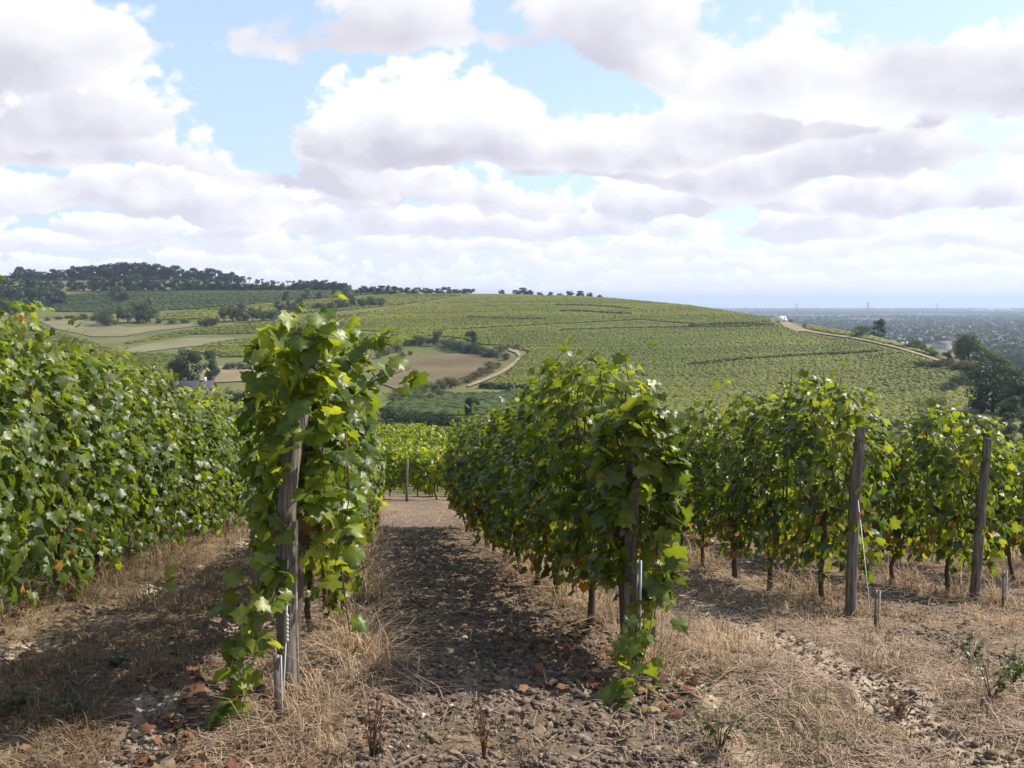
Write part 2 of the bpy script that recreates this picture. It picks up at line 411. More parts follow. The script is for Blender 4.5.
def mat_wood():
    m, nt, b = mat_new('weathered_wood')
    tc = nt.nodes.new('ShaderNodeTexCoord'); mp = N(nt, 'ShaderNodeMapping'); mp.inputs['Scale'].default_value = (60, 60, 3.5)
    nt.links.new(tc.outputs['Object'], mp.inputs[0])
    n = N(nt, 'ShaderNodeTexNoise', i_Scale=1.0, i_Detail=8., i_Roughness=.65, i_Distortion=.4); nt.links.new(mp.outputs[0], n.inputs['Vector'])
    c = mixc(nt, smooth(nt, n.outputs[0], .34, .66), (.075, .064, .054), (.27, .24, .208))
    n3 = N(nt, 'ShaderNodeTexNoise', i_Scale=5.0, i_Detail=4.); nt.links.new(tc.outputs['Object'], n3.inputs['Vector'])
    c = mixc(nt, M(nt, 'MULTIPLY', smooth(nt, n3.outputs[0], .45, .7), .6), c, (.12, .105, .085))
    nt.links.new(c, b.inputs['Base Color']); b.inputs['Roughness'].default_value = .9; b.inputs['Specular IOR Level'].default_value = .2
    bp = N(nt, 'ShaderNodeBump', i_Strength=1.0, i_Distance=.008); nt.links.new(n.outputs[0], bp.inputs['Height']); nt.links.new(bp.outputs[0], b.inputs['Normal'])
    return m
MAT_POST = mat_wood()

def grid_faces(nx, ny):
    i = np.arange(nx - 1)[:, None] * ny; j = np.arange(ny - 1)[None, :]
    return np.stack([i + j, i + ny + j, i + ny + j + 1, i + j + 1], -1).reshape(-1, 4)

def grow(a, step, ratio, end):
    out = [a]; 
    while (out[-1] < end) if step > 0 else (out[-1] > end):
        out.append(out[-1] + step); step *= ratio
    return np.array(out)

def near_bump(X, Y):
    st, so, ft = zones(X, Y)
    clod = fbm(X, Y, 9., 3) - .5
    fine = fbm(X + 11, Y + 5, 24., 2) - .5
    amp = np.clip(1.15 - Y / 22, .25, 1)
    mound = .02 * ft
    rut = -.03 * track_w(X, Y)
    return (so * (clod * .085 + fine * .035) + st * (clod * .03 + fine * .012)) * amp + mound + rut + (fbm(X, Y, .8, 2) - .5) * .08

def ground_z(X, Y): return near_h(X, Y) * (1 - sstep(Y, 28, 60)) + far_h(X, Y) * sstep(Y, 28, 60) + near_bump(X, Y)

def build_ground():
    xs = np.r_[grow(-4.2, -.045, 1.045, -22)[::-1], np.arange(-4.17, 6.0, .026), grow(6.0, .03, 1.05, 26)]
    ys = np.r_[grow(2.9, -.08, 1.25, -9)[::-1], np.arange(2.925, 8.0, .026), grow(8.0, .028, 1.011, 36)]
    X, Y = np.meshgrid(xs, ys, indexing='ij')
    Z = ground_z(X, Y); st, so, ft = zones(X, Y)
    me = mesh_np('ground', np.c_[X.ravel(), Y.ravel(), Z.ravel()], [grid_faces(len(xs), len(ys))], MAT_SOIL, np.c_[st.ravel(), so.ravel(), track_w(X, Y).ravel()], True)
    tag(link('ground', me), kind='structure', label='cloddy dry soil and straw between the vine rows')
    # far land: valley floor, opposite hills and the plain up to the horizon
    yy = YG[YG > 30]; yy = np.r_[31.5, yy[yy > 31.6]]
    xx = np.arange(-700, 1719, 4.0)
    PX, YY = np.meshgrid(xx, yy, indexing='ij'); XX = (PX - 512) / F * YY
    ZZ = H(XX, YY) - .35 * (YY < 35.0) + (fbm(XX, YY, .02, 3) - .5) * np.clip((YY - 800) / 400, 0, 1) * 8
    me = mesh_np('terrain', np.c_[XX.ravel(), YY.ravel(), ZZ.ravel()], [grid_faces(len(xx), len(yy))], MAT_LAND, None, True)
    tag(link('terrain', me), kind='structure', label='valley, opposite hills and the far plain')
build_ground()

def drape_pts(poly_px, step_px=6):
    P = []
    for a, b in zip(poly_px, poly_px[1:] + poly_px[:1]):
        n = max(1, int(math.hypot(a[0]-b[0], a[1]-b[1]) / step_px))
        for k in range(n):
            t = k / n; h = hit(a[0]+(b[0]-a[0])*t, a[1]+(b[1]-a[1])*t); P.append(h[:2])
    return np.array(P)
def inside(P, x, y):
    c = np.zeros(x.shape, dtype=bool); j = len(P) - 1
    for i in range(len(P)):
        xi, yi = P[i]; xj, yj = P[j]
        c ^= ((yi > y) != (yj > y)) & (x < (xj - xi) * (y - yi) / (yj - yi + 1e-12) + xi); j = i
    return c
def drape(name, poly_px, mat, lift=.25, label=None, grid=9.0):
    P = drape_pts(poly_px)
    x0, y0 = P.min(0); x1, y1 = P.max(0); g = max(grid, (x1 - x0) / 70, (y1 - y0) / 70)
    gx, gy = np.meshgrid(np.arange(x0, x1, g), np.arange(y0, y1, g)); gx = gx.ravel() + .13 * g; gy = gy.ravel()
    k = inside(P, gx, gy); Q = np.c_[gx[k], gy[k]]
    vs = [Vector(p) for p in P] + [Vector(q) for q in Q]
    n = len(P)
    v, e, f, *_ = delaunay_2d_cdt(vs, [(i, (i + 1) % n) for i in range(n)], [], 1, 1e-4)
    V = np.array([(p[0], p[1]) for p in v]); Z = H(V[:, 0], V[:, 1]) + lift
    f3 = np.array([t for t in f if len(t) == 3])
    # counter-clockwise so the face looks up
    a = V[f3[:, 0]]; b = V[f3[:, 1]]; c = V[f3[:, 2]]
    neg = ((b[:, 0]-a[:, 0])*(c[:, 1]-a[:, 1]) - (b[:, 1]-a[:, 1])*(c[:, 0]-a[:, 0])) < 0
    f3[neg] = f3[neg][:, ::-1]
    return tag(link(name, mesh_np(name, np.c_[V, Z], [f3], mat, None, True)), kind='structure', label=label)

def strip_poly(line, w):
    """a band around a polyline in the picture, (x, y, half height)"""
    up = [(x, y - h) for x, y, h in line]; dn = [(x, y + h) for x, y, h in line][::-1]
    return up + dn

def vine_field(name, poly_px, label, spacing=2.3, along=1.25, ang=0.0, size=(1.0, .75, 1.0), cols=((.055, .085, .018), (.105, .14, .028)), hole=.04, nfreq=.02):
    P = drape_pts(poly_px, 8)
    ca, sa = math.cos(ang), math.sin(ang); Rm = np.array([[ca, sa], [-sa, ca]]); Q = P @ Rm.T
    x0, y0 = Q.min(0); x1, y1 = Q.max(0)
    gx, gy = np.meshgrid(np.arange(x0, x1, along), np.arange(y0, y1, spacing)); gx = gx.ravel(); gy = gy.ravel()
    gx = gx + rng.uniform(-.3, .3, gx.size) * along; gy = gy + rng.normal(0, .12, gy.size)
    row = np.round((gy - y0) / spacing); stripe = fbm(gx * .35 + 50, gy * 9.0, nfreq, 3) + .12 * np.sin(row * 2.4)
    W = np.c_[gx, gy] @ Rm
    k = inside(P, W[:, 0], W[:, 1]) & (rng.random(gx.size) > hole) & ((row % 17 != 0) | (rng.random(gx.size) < .25)); stripe = stripe[k]
    W = W[k]; n = len(W); Z = H(W[:, 0], W[:, 1])
    sc = rng.uniform(.8, 1.2, n); hh = size[2] * rng.uniform(.85, 1.2, n)
    T = np.array([[-.5,-.4,.15],[.5,-.4,.15],[.5,.4,.15],[-.5,.4,.15],[-.62,-.5,.55],[.62,-.5,.55],[.62,.5,.55],[-.62,.5,.55],[-.3,-.22,1],[.3,-.22,1],[.3,.22,1],[-.3,.22,1]])
    V = T[None] * np.stack([along * 1.55 * sc * size[0], size[1] * sc * 1.25, hh * .62], -1)[:, None, :]
    V = V * (1 + .15 * rng.normal(size=V.shape))
    t = rng.normal(0, .1, n) + ang; c, s = np.cos(t)[:, None], np.sin(t)[:, None]
    V = np.stack([V[..., 0]*c - V[..., 1]*s + W[:, 0:1], V[..., 0]*s + V[..., 1]*c + W[:, 1:2], V[..., 2] + Z[:, None]], -1)
    q = []
    for l in (0, 4):
        for i in range(4): q.append([l+i, l+(i+1) % 4, l+4+(i+1) % 4, l+4+i])
    q.append([8, 9, 10, 11]); q = np.array(q)
    Fq = (q[None] + (np.arange(n) * 12)[:, None, None]).reshape(-1, 4)
    mixv = np.clip(.5 + (fbm(W[:, 0], W[:, 1], nfreq, 3) - .5) * 1.6 + (stripe - .5) * 1.7 + rng.normal(0, .22, n), 0, 1)[:, None]
    colr = np.array(cols[0]) * (1 - mixv) + np.array(cols[1]) * mixv
    C = np.repeat(colr, 12, axis=0)
    o = link(name, mesh_np(name, V.reshape(-1, 3), [Fq], MAT_HVINE, C))
    return tag(o, label, 'vineyard', kind='stuff')

drape('ploughed_field', [(372, 372), (395, 361), (430, 354), (470, 353), (496, 358), (492, 366), (470, 376), (445, 384), (418, 389), (396, 390), (380, 384)], MAT_BROWN, .25, 'bare brown field ringed by hedges on the opposite slope')
drape('track', strip_poly([(468, 387, 1.2), (484, 381, 1.5), (500, 374, 1.6), (514, 365, 2.2), (521, 358, 3.2), (516, 352, 2.0), (508, 350, 1.0)], 0), MAT_TRACK, .35, 'pale dirt track curving round the brown field', 4)
drape('path', strip_poly([(776, 319.5, .8), (784, 324, 3.2), (796, 329, 2.6), (806, 331, 1.3), (815, 333, 1.0), (832, 335.6, .7), (850, 338, 1.0), (866, 341, .7), (880, 344, 1.1), (896, 348, .8), (910, 352, 1.1), (922, 356, .8), (935, 360, 1.1), (950, 365.5, .7), (966, 371.5, .9)], 0), MAT_TRACK, .35, 'pale dirt path along the right shoulder of the vineyard hill', 4)
drape('stubble_field', [(36, 320), (70, 318.5), (100, 322.5), (128, 328), (190, 324.5), (198, 326.5), (150, 332), (122, 337), (92, 337), (55, 329)], MAT_STUBBLE, .25, 'tan stubble field on the left hillside')
drape('dry_field', [(118, 351), (150, 344), (190, 338.5), (225, 338), (266, 339), (250, 342.5), (190, 347), (140, 353), (115, 355)], mat_field('dry_grass', (.16, .16, .08), (.22, .205, .11), .05, (.13, .125, .065)), .25, 'pale dry plot of young vines on the left hillside')
drape('fallow_field', [(196, 371), (225, 366), (262, 367), (275, 376), (240, 382), (205, 384)], mat_field('fallow', (.20, .165, .09), (.30, .23, .14), .06, (.16, .15, .07)), .25, 'brown fallow plot by the farmhouse')

YG1 = ((.108, .130, .015), (.205, .208, .027)); GR = ((.088, .108, .013), (.162, .168, .023)); DK = ((.045, .07, .02), (.085, .11, .028))
vine_field('hill_vines', [(530, 352), (503, 346), (486, 330), (560, 326), (640, 322), (700, 327), (772, 324), (798, 333), (850, 341), (905, 353), (962, 373), (962, 402), (930, 418), (870, 428), (760, 432), (650, 432), (560, 404), (490, 386), (505, 376)], 'green vine rows covering the right flank of the opposite hill', 1.5, .8, .16, (1.0, .65, .85), cols=GR)
vine_field('upper_vines', [(345, 321), (400, 306), (470, 298), (560, 296), (610, 298.5), (690, 306), (768, 318), (770, 322), (700, 325), (640, 320), (560, 324), (484, 328), (400, 333), (340, 330)], 'yellowish vine rows under the crest of the opposite hill', 1.7, .95, -.06, (1.0, .7, .85), YG1)
vine_field('shoulder_vines', [(794, 322), (830, 325), (862, 333), (900, 342), (938, 352), (935, 357), (905, 349), (850, 336), (805, 330)], 'narrow strip of vines beyond the path on the right shoulder', 2.3, 1.3, .1, cols=YG1)
vine_field('floor_vines', [(360, 442), (420, 442), (490, 442), (490, 434), (430, 433), (360, 433)], 'thin strip of vines on the valley floor', 1.3, .45, .1, (.8, .5, .8), GR)
vine_field('terrace_vines', [(385, 412), (400, 401), (460, 396), (520, 393), (560, 408), (480, 416), (400, 418)], 'dark green vines on the terrace below the brown field', 2.2, 1.2, .1, cols=DK)
vine_field('slope_vines', [(205, 345), (260, 337), (330, 327), (338, 330), (380, 336), (395, 345), (340, 352), (262, 357), (228, 358), (190, 352)], 'vine plot in the middle of the left hillside', 2.4, 1.4, .05, cols=YG1)
vine_field('band_vines', [(120, 345), (185, 331), (250, 324), (340, 316), (400, 308), (340, 325), (262, 334), (190, 335), (150, 341)], 'long band of vines below the shrub belt', 2.6, 1.5, .05, cols=YG1)
vine_field('ridge_vines', [(62, 296), (120, 291), (240, 290.5), (355, 291), (380, 294), (300, 300), (200, 309), (120, 313), (55, 312), (50, 304)], 'dark green vines below the wooded ridge', 3.2, 2.0, .03, (1.0, .9, 1.2), DK)
vine_field('sunny_vines', [(155, 316), (200, 310), (300, 301), (400, 295), (470, 294), (400, 305), (330, 312), (230, 318), (160, 321)], 'light green vines between the two shrub belts', 3.0, 1.8, .03, (1.0, .9, 1.1), YG1)
vine_field('dip_vines', [(95, 358), (150, 358), (183, 366), (180, 380), (150, 388), (110, 380)], 'vine plot left of the farmhouse', 2.0, 1.1, .05, cols=GR)
vine_field('wedge_vines', [(392, 334), (440, 331), (486, 330), (503, 345), (485, 346), (462, 339), (430, 336), (395, 341)], 'wedge of vines above the hedge of the brown field', 2.0, 1.1, .05, cols=YG1)
vine_field('corner_vines', [(-60, 340), (-20, 322), (35, 318), (45, 330), (100, 345), (112, 352), (180, 356), (180, 368), (60, 372), (-60, 372)], 'vines at the left foot of the hillside', 2.4, 1.5, .05, cols=GR)

def bank(line, h, label):
    """a low bramble bank running along a headland"""
    P = drape_pts(line + line[-2:0:-1], 3); P = P[:len(P) // 2 + 1]
    n = len(P) * 40; k = rng.integers(0, len(P) - 1, n); f = rng.random(n)[:, None]
    W = P[k] * (1 - f) + P[k + 1] * f + rng.normal(0, .5, (n, 2)); Z = H(W[:, 0], W[:, 1])
    c = np.c_[W, Z + rng.uniform(0, h * .6, n)]; d = rng.normal(size=(n, 3)); d /= np.linalg.norm(d, axis=1)[:, None]
    t = np.cross(d, rng.normal(size=(n, 3))); t /= np.linalg.norm(t, axis=1)[:, None]; b = np.cross(d, t); r = rng.uniform(.25, .6, n)[:, None]
    V = np.stack([c - t*r - b*r*.6, c + t*r*.3 - b*r, c + t*r + b*r*.4, c - t*r*.2 + b*r], 1)
    C = np.repeat(np.array([.06, .085, .025]) * rng.uniform(.7, 1.3, (n, 1)), 4, 0)
    o = link('hedge_bank', mesh_np('hedge_bank', V.reshape(-1, 3), [np.arange(4 * n).reshape(-1, 4)], MAT_TREE, C)); tag(o, label, 'hedge bank')
bank([(690, 366), (740, 361), (800, 357), (845, 355), (878, 353)], 1.3, 'dark low bank slanting across the right half of the vine hill')
bank([(556, 306), (590, 306.5), (612, 308), (630, 310)], 1.6, 'short dark bank high on the vine hill')
bank([(562, 312), (585, 312.5), (606, 314), (630, 315)], 1.6, 'second short dark bank just under the highest one')
bank([(468, 318), (490, 319), (520, 320), (545, 320)], 1.4, 'thin dark bank mid hill above the hedge of the brown field')
bank([(690, 327), (730, 325), (772, 326)], 1.4, 'dark bank edging the upper vines left of the path')
bank([(560, 331), (640, 329), (700, 328), (760, 327)], 1.0, 'long faint bank between upper and lower vines on the hill')
bank([(482, 388), (510, 389.5), (540, 391), (570, 392)], 1.8, 'dark bank closing the vine hill below the track')

# ------------------------------------------------------------------ trees and shrubs
def crown_mesh(name, kind, nleaf, leaf, seed):
    """unit height foliage: leaf clumps spread over uneven lobes"""
    g = np.random.default_rng(seed)
    lobes = []
    if kind == 'round':
        for _ in range(15):
            z = g.uniform(.14, .86); rad = .38 * math.sqrt(max(.08, 1 - ((z - .46) / .5) ** 2)); a = g.uniform(0, 6.28)
            lobes.append((rad * math.cos(a) * g.uniform(.3, 1), rad * math.sin(a) * g.uniform(.3, 1), z, g.uniform(.11, .2)))
    elif kind == 'wood':
        for _ in range(18):
            z = g.uniform(.06, .86); rad = .42 * math.sqrt(max(.12, 1 - ((z - .4) / .52) ** 2)); a = g.uniform(0, 6.28)
            lobes.append((rad * math.cos(a) * g.uniform(.3, 1), rad * math.sin(a) * g.uniform(.3, 1), z, g.uniform(.12, .2)))
    elif kind == 'tall':
        for _ in range(14):
            z = g.uniform(.2, .9); rad = .2 * (1.05 - z * .6); a = g.uniform(0, 6.28)
            lobes.append((rad * math.cos(a), rad * math.sin(a), z, g.uniform(.08, .15)))
    elif kind == 'pine':
        for _ in range(11):
            z = g.uniform(.72, .93); rad = g.uniform(0, .36); a = g.uniform(0, 6.28)
            lobes.append((rad * math.cos(a), rad * math.sin(a), z - rad * .2, g.uniform(.06, .11)))
        lobes.append((.16, .05, .55, .07))
    else:   # shrub: wide and low
        for _ in range(12):
            a = g.uniform(0, 6.28); rad = g.uniform(0, .62)
            lobes.append((rad * math.cos(a), rad * math.sin(a) * .8, g.uniform(.1, .72 - .3 * rad), g.uniform(.18, .3)))
    L = np.array(lobes); w = L[:, 3] ** 2; k = g.choice(len(L), nleaf, p=w / w.sum())
    d = g.normal(size=(nleaf, 3)); d /= np.linalg.norm(d, axis=1)[:, None]
    rr = L[k, 3] * np.where(g.random(nleaf) < .75, g.uniform(.8, 1.12, nleaf), g.uniform(.3, .9, nleaf))
    sq = .75 if kind != 'pine' else .5
    p = L[k, :3] + d * rr[:, None] * np.array([1, 1, sq])
    nrm = d + g.normal(0, .5, (nleaf, 3)) + np.array([0, 0, .3]); nrm /= np.linalg.norm(nrm, axis=1)[:, None]
    t = np.cross(nrm, g.normal(size=(nleaf, 3))); t /= np.linalg.norm(t, axis=1)[:, None]; b = np.cross(nrm, t)
    s = leaf * g.uniform(.6, 1.4, nleaf)[:, None]
    V = np.stack([p - t*s - b*s*.5, p + t*s*.2 - b*s, p + t*s + b*s*.3, p - t*s*.1 + b*s], 1)
    V[..., 2] = np.maximum(V[..., 2], .02)
    tone = np.repeat((.75 + .5 * g.random(len(L)))[k] * g.uniform(.75, 1.25, nleaf), 4)[:, None]
    return V.reshape(-1, 3), np.arange(nleaf * 4).reshape(-1, 4), tone, L

def trunk_mb(kind, L, seed):
    g = np.random.default_rng(seed); mb = MB(); bark = (.085, .065, .05)
    top = .75 if kind == 'pine' else .6
    if kind == 'shrub': top = .35
    r0 = .03 if kind != 'shrub' else .035
    pts = np.array([[0, 0, -.03], [.008, 0, top * .35], [g.uniform(-.02, .02), g.uniform(-.02, .02), top * .7], [g.uniform(-.03, .03), g.uniform(-.03, .03), top]])
    mb.tube(pts, [r0 * 1.25, r0, r0 * .75, r0 * .4], 7, bark)
    for l in L[:7]:
        st = pts[1] + (pts[3] - pts[1]) * g.uniform(.1, .9)
        mid = (st + l[:3]) / 2 + np.array([0, 0, -.02])
        mb.tube([st, mid, l[:3]], [r0 * .5, r0 * .35, r0 * .15], 5, bark)
    return mb
TONES = {'dark': (.030, .052, .022), 'green': (.06, .09, .026), 'olive': (.085, .10, .038), 'yellow': (.13, .14, .035), 'blue': (.028, .05, .027), 'dry': (.10, .085, .045)}
_TREES = {}
def tree_protos(kind, tone, detail):
    key = (kind, tone, detail)
    if key not in _TREES:
        out = []
        for v in range(3):
            n, lf = {'lo': (900, .042), 'mid': (2200, .022), 'hi': (5200, .0155)}[detail]
            if kind == 'pine': lf *= .8
            V, Fq, tn, L = crown_mesh('crown', kind, n, lf, hash((kind, v)) % 1 + 11 * v + len(kind) * 7 + len(tone))
            out.append((mesh_np('crown', V, [Fq], MAT_TREE, np.array(TONES[tone]) * tn), trunk_mb(kind, L, v + 5).mesh('trunk', MAT_BARK, True)))
        _TREES[key] = out
    return _TREES[key]
_tn = [0]
def tree(px, py, hpx, kind, tone, label, cat='tree', group=None, detail='lo', wide=1.0, Y=None):
    if Y is None: X, Y, Z = hit(px, py)
    else: X = Y * pix_ray(px, py)[0]; Z = float(H(X, Y))
    h = hpx * Y / F
    cr, tr = tree_protos(kind, tone, detail)[_tn[0] % 3]; _tn[0] += 1
    name = {'round': 'broadleaf_tree', 'wood': 'broadleaf_tree', 'tall': 'slender_tree', 'pine': 'pine_tree', 'shrub': 'shrub'}[kind]
    o = empty(name, (X, Y, Z), rng.uniform(0, 6.28)); o.scale = (h * wide, h * wide, h)
    tag(o, label, cat, group); link('crown', cr, o); link('trunk', tr, o)
    return o

# wooded ridge on the left, tops following the skyline
TOPX = [-40, 0, 20, 35, 62, 75, 100, 130, 160, 185, 200, 212, 232, 258, 285, 300, 320, 345, 356, 364, 380, 400, 440, 470]
TOPY = [280, 278, 268, 271, 272, 268, 265, 263, 265, 269, 270, 268, 272, 277, 277, 274, 272, 273, 280, 284, 283, 286, 287, 289]
x = -30.0
while x < 356:
    ty = np.interp(x, TOPX, TOPY) + rng.uniform(-1, 2.5)
    pine = 195 < x < 312 and rng.random() < .35
    tree(x, 284, 284 - ty - 1, 'pine' if pine else 'wood', 'dark' if rng.random() < .7 else 'blue',
         'flat-topped dark pine on the skyline of the left ridge' if pine else 'dark tree in the back rank of the wooded left ridge', group='pines on the left ridge' if pine else 'back trees of the ridge wood', Y=800, wide=1.15)
    x += rng.uniform(4.5, 7.5)
x = 48.0
while x < 350:
    ty = np.interp(x, TOPX, TOPY)
    tree(x, 291, max(8, (291 - ty) * rng.uniform(.45, .7)), 'wood', random.choice(['dark', 'green', 'dark', 'blue']), 'round dark tree along the lower edge of the ridge wood', group='front trees of the ridge wood', wide=1.0)
    x += rng.uniform(8, 13)
for px, py, h in [(-14, 312, 28), (0, 309, 27), (8, 300, 22), (14, 308, 24), (24, 303, 30), (33, 309, 22), (40, 301, 22), (47, 306, 18), (55, 303, 17), (62, 304, 14), (28, 312, 16), (10, 315, 18)]:
    tree(px, py, h, 'wood', 'dark' if h > 25 else 'blue', 'dark tree of the grove at the left end of the vineyard slope', group='grove at the left end', wide=1.15)
for px, h in [(364, 9), (373, 8), (382, 9), (391, 8), (399, 7), (408, 7), (417, 7), (428, 6.5), (438, 6), (447, 7.5), (456, 6), (464, 5.5)]:
    tree(px, 294, h, 'wood', 'green' if px % 2 else 'dark', 'small tree in the row on the crest right of the ridge wood', group='trees on the low crest', wide=1.7)
for px, h in [(502, 4), (516, 5), (523, 7), (530, 5), (540, 4), (551, 4.5), (560, 4), (570, 5), (580, 5), (590, 4), (600, 3)]:
    tree(px, 296 if px < 590 else 297.5, h + 1.5, 'wood', 'dark', 'tiny dark tree on the bare crest of the vineyard hill', group='trees on the bare crest', Y=645 if px < 570 else 615, wide=1.5)
x = 188.0
while x < 474:
    tree(x, 291 if x < 350 else 293, rng.uniform(5.5, 10) * (1 if x < 350 else .62), 'wood', random.choice(['dark', 'green', 'blue']), 'low bushy tree filling the tree line along the left crest', group='low growth of the left crest', wide=1.35)
    x += rng.uniform(4, 8)
# scattered trees of the left hillside
tree(116, 302, 17, 'wood', 'dark', 'dark round tree alone amid the ridge vines, left of a smaller one', detail='mid')
tree(126, 301.5, 11, 'wood', 'dark', 'small dark tree touching the lone round tree in the ridge vines')
for i, (px, py, h, k, tn) in enumerate([(101, 325, 14, 'wood', 'green'), (109, 326, 16, 'wood', 'olive'), (118, 323, 15, 'wood', 'green'), (128, 323, 15, 'wood', 'olive'), (138, 322, 17, 'wood', 'green'), (147, 322, 20, 'wood', 'olive'), (150, 323, 14, 'wood', 'green')]):
    tree(px, py, h * 1.3, k, tn, ['front tree of the clump above the tan field', 'bushy tree at the near left of the clump over the tan field', 'middle tree of the clump above the tan field', 'greyish tree right of middle in the clump over tan field', 'taller green tree in the clump above the tan field', 'tallest pale-topped tree ending the clump above the tan field', 'low tree under the pale-topped one above the tan field'][i], group='clump above the tan field', detail='mid')
for px, py, h, w in [(48, 321, 5, 1.2), (58, 320, 5, 1.4), (70, 319, 6, 1.4), (84, 320, 8, 1.2), (92, 321, 7, 1.2), (160, 323, 6, 1.6), (172, 324, 6, 1.6), (184, 323, 6, 1.5)]:
    tree(px, py, h, 'shrub', 'olive', 'low shrub on the upper edge of the tan field', 'shrub', 'shrubs edging the tan field', wide=w)
for px, py, h, w in [(205, 326, 9, 1.0), (213, 326, 8, 1.1), (224, 322, 12, .9), (233, 321, 15, .9), (243, 321, 14, .9), (253, 322, 12, 1), (262, 321, 11, 1.1), (272, 320, 10, 1.1), (280, 315, 12, .9), (290, 313, 11, .9), (300, 312, 12, .9), (320, 309, 7, 1.2), (331, 309, 8, 1.1), (341, 308, 9, 1), (351, 308, 11, .8), (362, 307, 10, 1), (372, 306, 9, 1), (381, 306, 9, 1)]:
    tree(px, py, h * 1.3, 'shrub' if h < 10.5 else 'wood', 'green' if h < 12 else 'olive', 'bushy growth in the belt crossing the left vineyards', 'shrub', 'shrub belt across the left vineyards', wide=w)
for px, py, h, tn in [(286, 302, 11, 'green'), (306, 300, 12, 'yellow'), (319, 300, 9, 'dark'), (334, 298, 8, 'green'), (346, 297, 9, 'green'), (357, 296, 7, 'olive')]:
    tree(px, py, h, 'round', tn, {'yellow': 'tree painted sunlit yellow in the upper belt under the ridge'}.get(tn, 'round tree in the upper belt under the ridge wood'), group=None if tn == 'yellow' else 'upper tree belt')  # the yellow crown colour stands in for sunlight falling on that tree
for px in (388, 395):
    tree(px, 294, 9, 'tall', 'yellow', 'yellowish slender tree at the right end of the ridge wood', group='yellowish trees')
tree(188, 384, 42, 'wood', 'dark', 'big dark tree beside the slate-roofed farmhouse', detail='hi', wide=.95)
tree(210, 384, 36, 'wood', 'dark', 'slimmer dark tree just right of the big farmhouse tree', detail='hi', wide=.62)
for px, py, h, w in [(226, 370, 9, .9), (234, 370, 11, 1), (243, 370, 10, 1), (252, 369, 10, 1), (261, 369, 11, 1), (270, 369, 10, 1)]:
    tree(px, py, h, 'shrub', 'blue', 'dark shrub in the hedge above the fallow plot', 'shrub', 'hedge above the fallow plot', 'mid', wide=w)
for px, py, h, w in [(228, 404, 20, .8), (240, 407, 24, .7), (252, 409, 26, .7), (264, 409, 24, .7), (218, 402, 14, .9)]:
    tree(px, py, h, 'shrub', 'green' if px % 3 else 'dark', 'dark bushy growth in the dip below the farmhouse', 'shrub', 'bushes in the dip', 'mid', wide=w)
# hedge round the brown field
tree(438, 346, 16, 'round', 'green', 'round tree on the left of the hedge behind the brown field', detail='mid')
tree(472, 347, 17, 'round', 'blue', 'dark round tree on the right of the hedge behind the brown field', detail='mid')
for px, py, h in [(405, 346, 8), (412, 345, 9), (419, 345, 10), (427, 346, 10), (446, 348, 11), (453, 350, 12), (460, 352, 12), (467, 353, 12), (474, 354, 11), (481, 355, 10), (488, 357, 10), (494, 358, 9), (500, 352, 8), (508, 349, 6), (516, 350, 6), (396, 352, 9), (388, 355, 9), (380, 358, 9), (402, 357, 6), (410, 355, 5)]:
    tree(px, py, h * 1.3, 'shrub', 'blue' if 424 < px < 496 else 'olive', 'hedge shrub behind the brown field on the slope', 'shrub', 'hedge behind the brown field', 'mid', wide=1.15)
for px, py, h in [(498, 368, 9), (490, 372, 10), (482, 376, 9), (474, 379, 9), (466, 383, 9), (458, 386, 10), (450, 388, 11), (442, 389, 11), (434, 391, 12), (426, 393, 12), (418, 395, 12), (410, 397, 12), (402, 399, 12), (394, 400, 12), (448, 397, 9), (438, 398, 9), (428, 400, 9), (418, 402, 9), (506, 360, 7)]:
    tree(px + rng.uniform(-2, 2), py, h * rng.uniform(.85, 1.4), 'shrub', 'dry' if px > 455 else ('olive' if px % 4 else 'dry'), 'scrubby bush between the brown field and the track', 'shrub', 'scrub along the lower edge of the brown field', 'mid', wide=1.25)
for px, py, h in [(388, 424, 16), (398, 425, 17), (408, 426, 15), (418, 427, 15), (428, 428, 15), (438, 429, 15), (448, 430, 15), (458, 430, 14), (468, 431, 14), (480, 430, 14)]:
    tree(px + rng.uniform(-2, 2), py, h * rng.uniform(1.2, 1.7), 'shrub', 'dark', 'dark bush in the thick hedge at the valley bottom', 'shrub', 'valley bottom hedge', 'mid', wide=1.05)
for px, py, h in [(392, 437, 10), (404, 438, 11), (416, 438, 11), (428, 439, 11), (440, 439, 11), (452, 440, 10), (464, 440, 10)]:
    tree(px + rng.uniform(-3, 3), py - 1, h * rng.uniform(1.1, 1.7), 'shrub', 'olive', 'greyish scrub bush in front of the valley hedge', 'shrub', 'scrub in front of the valley hedge', 'mid', wide=1.4)
tree(471, 418, 22, 'round', 'blue', 'bluish round bush standing over the valley hedge', 'shrub', detail='mid', wide=1)
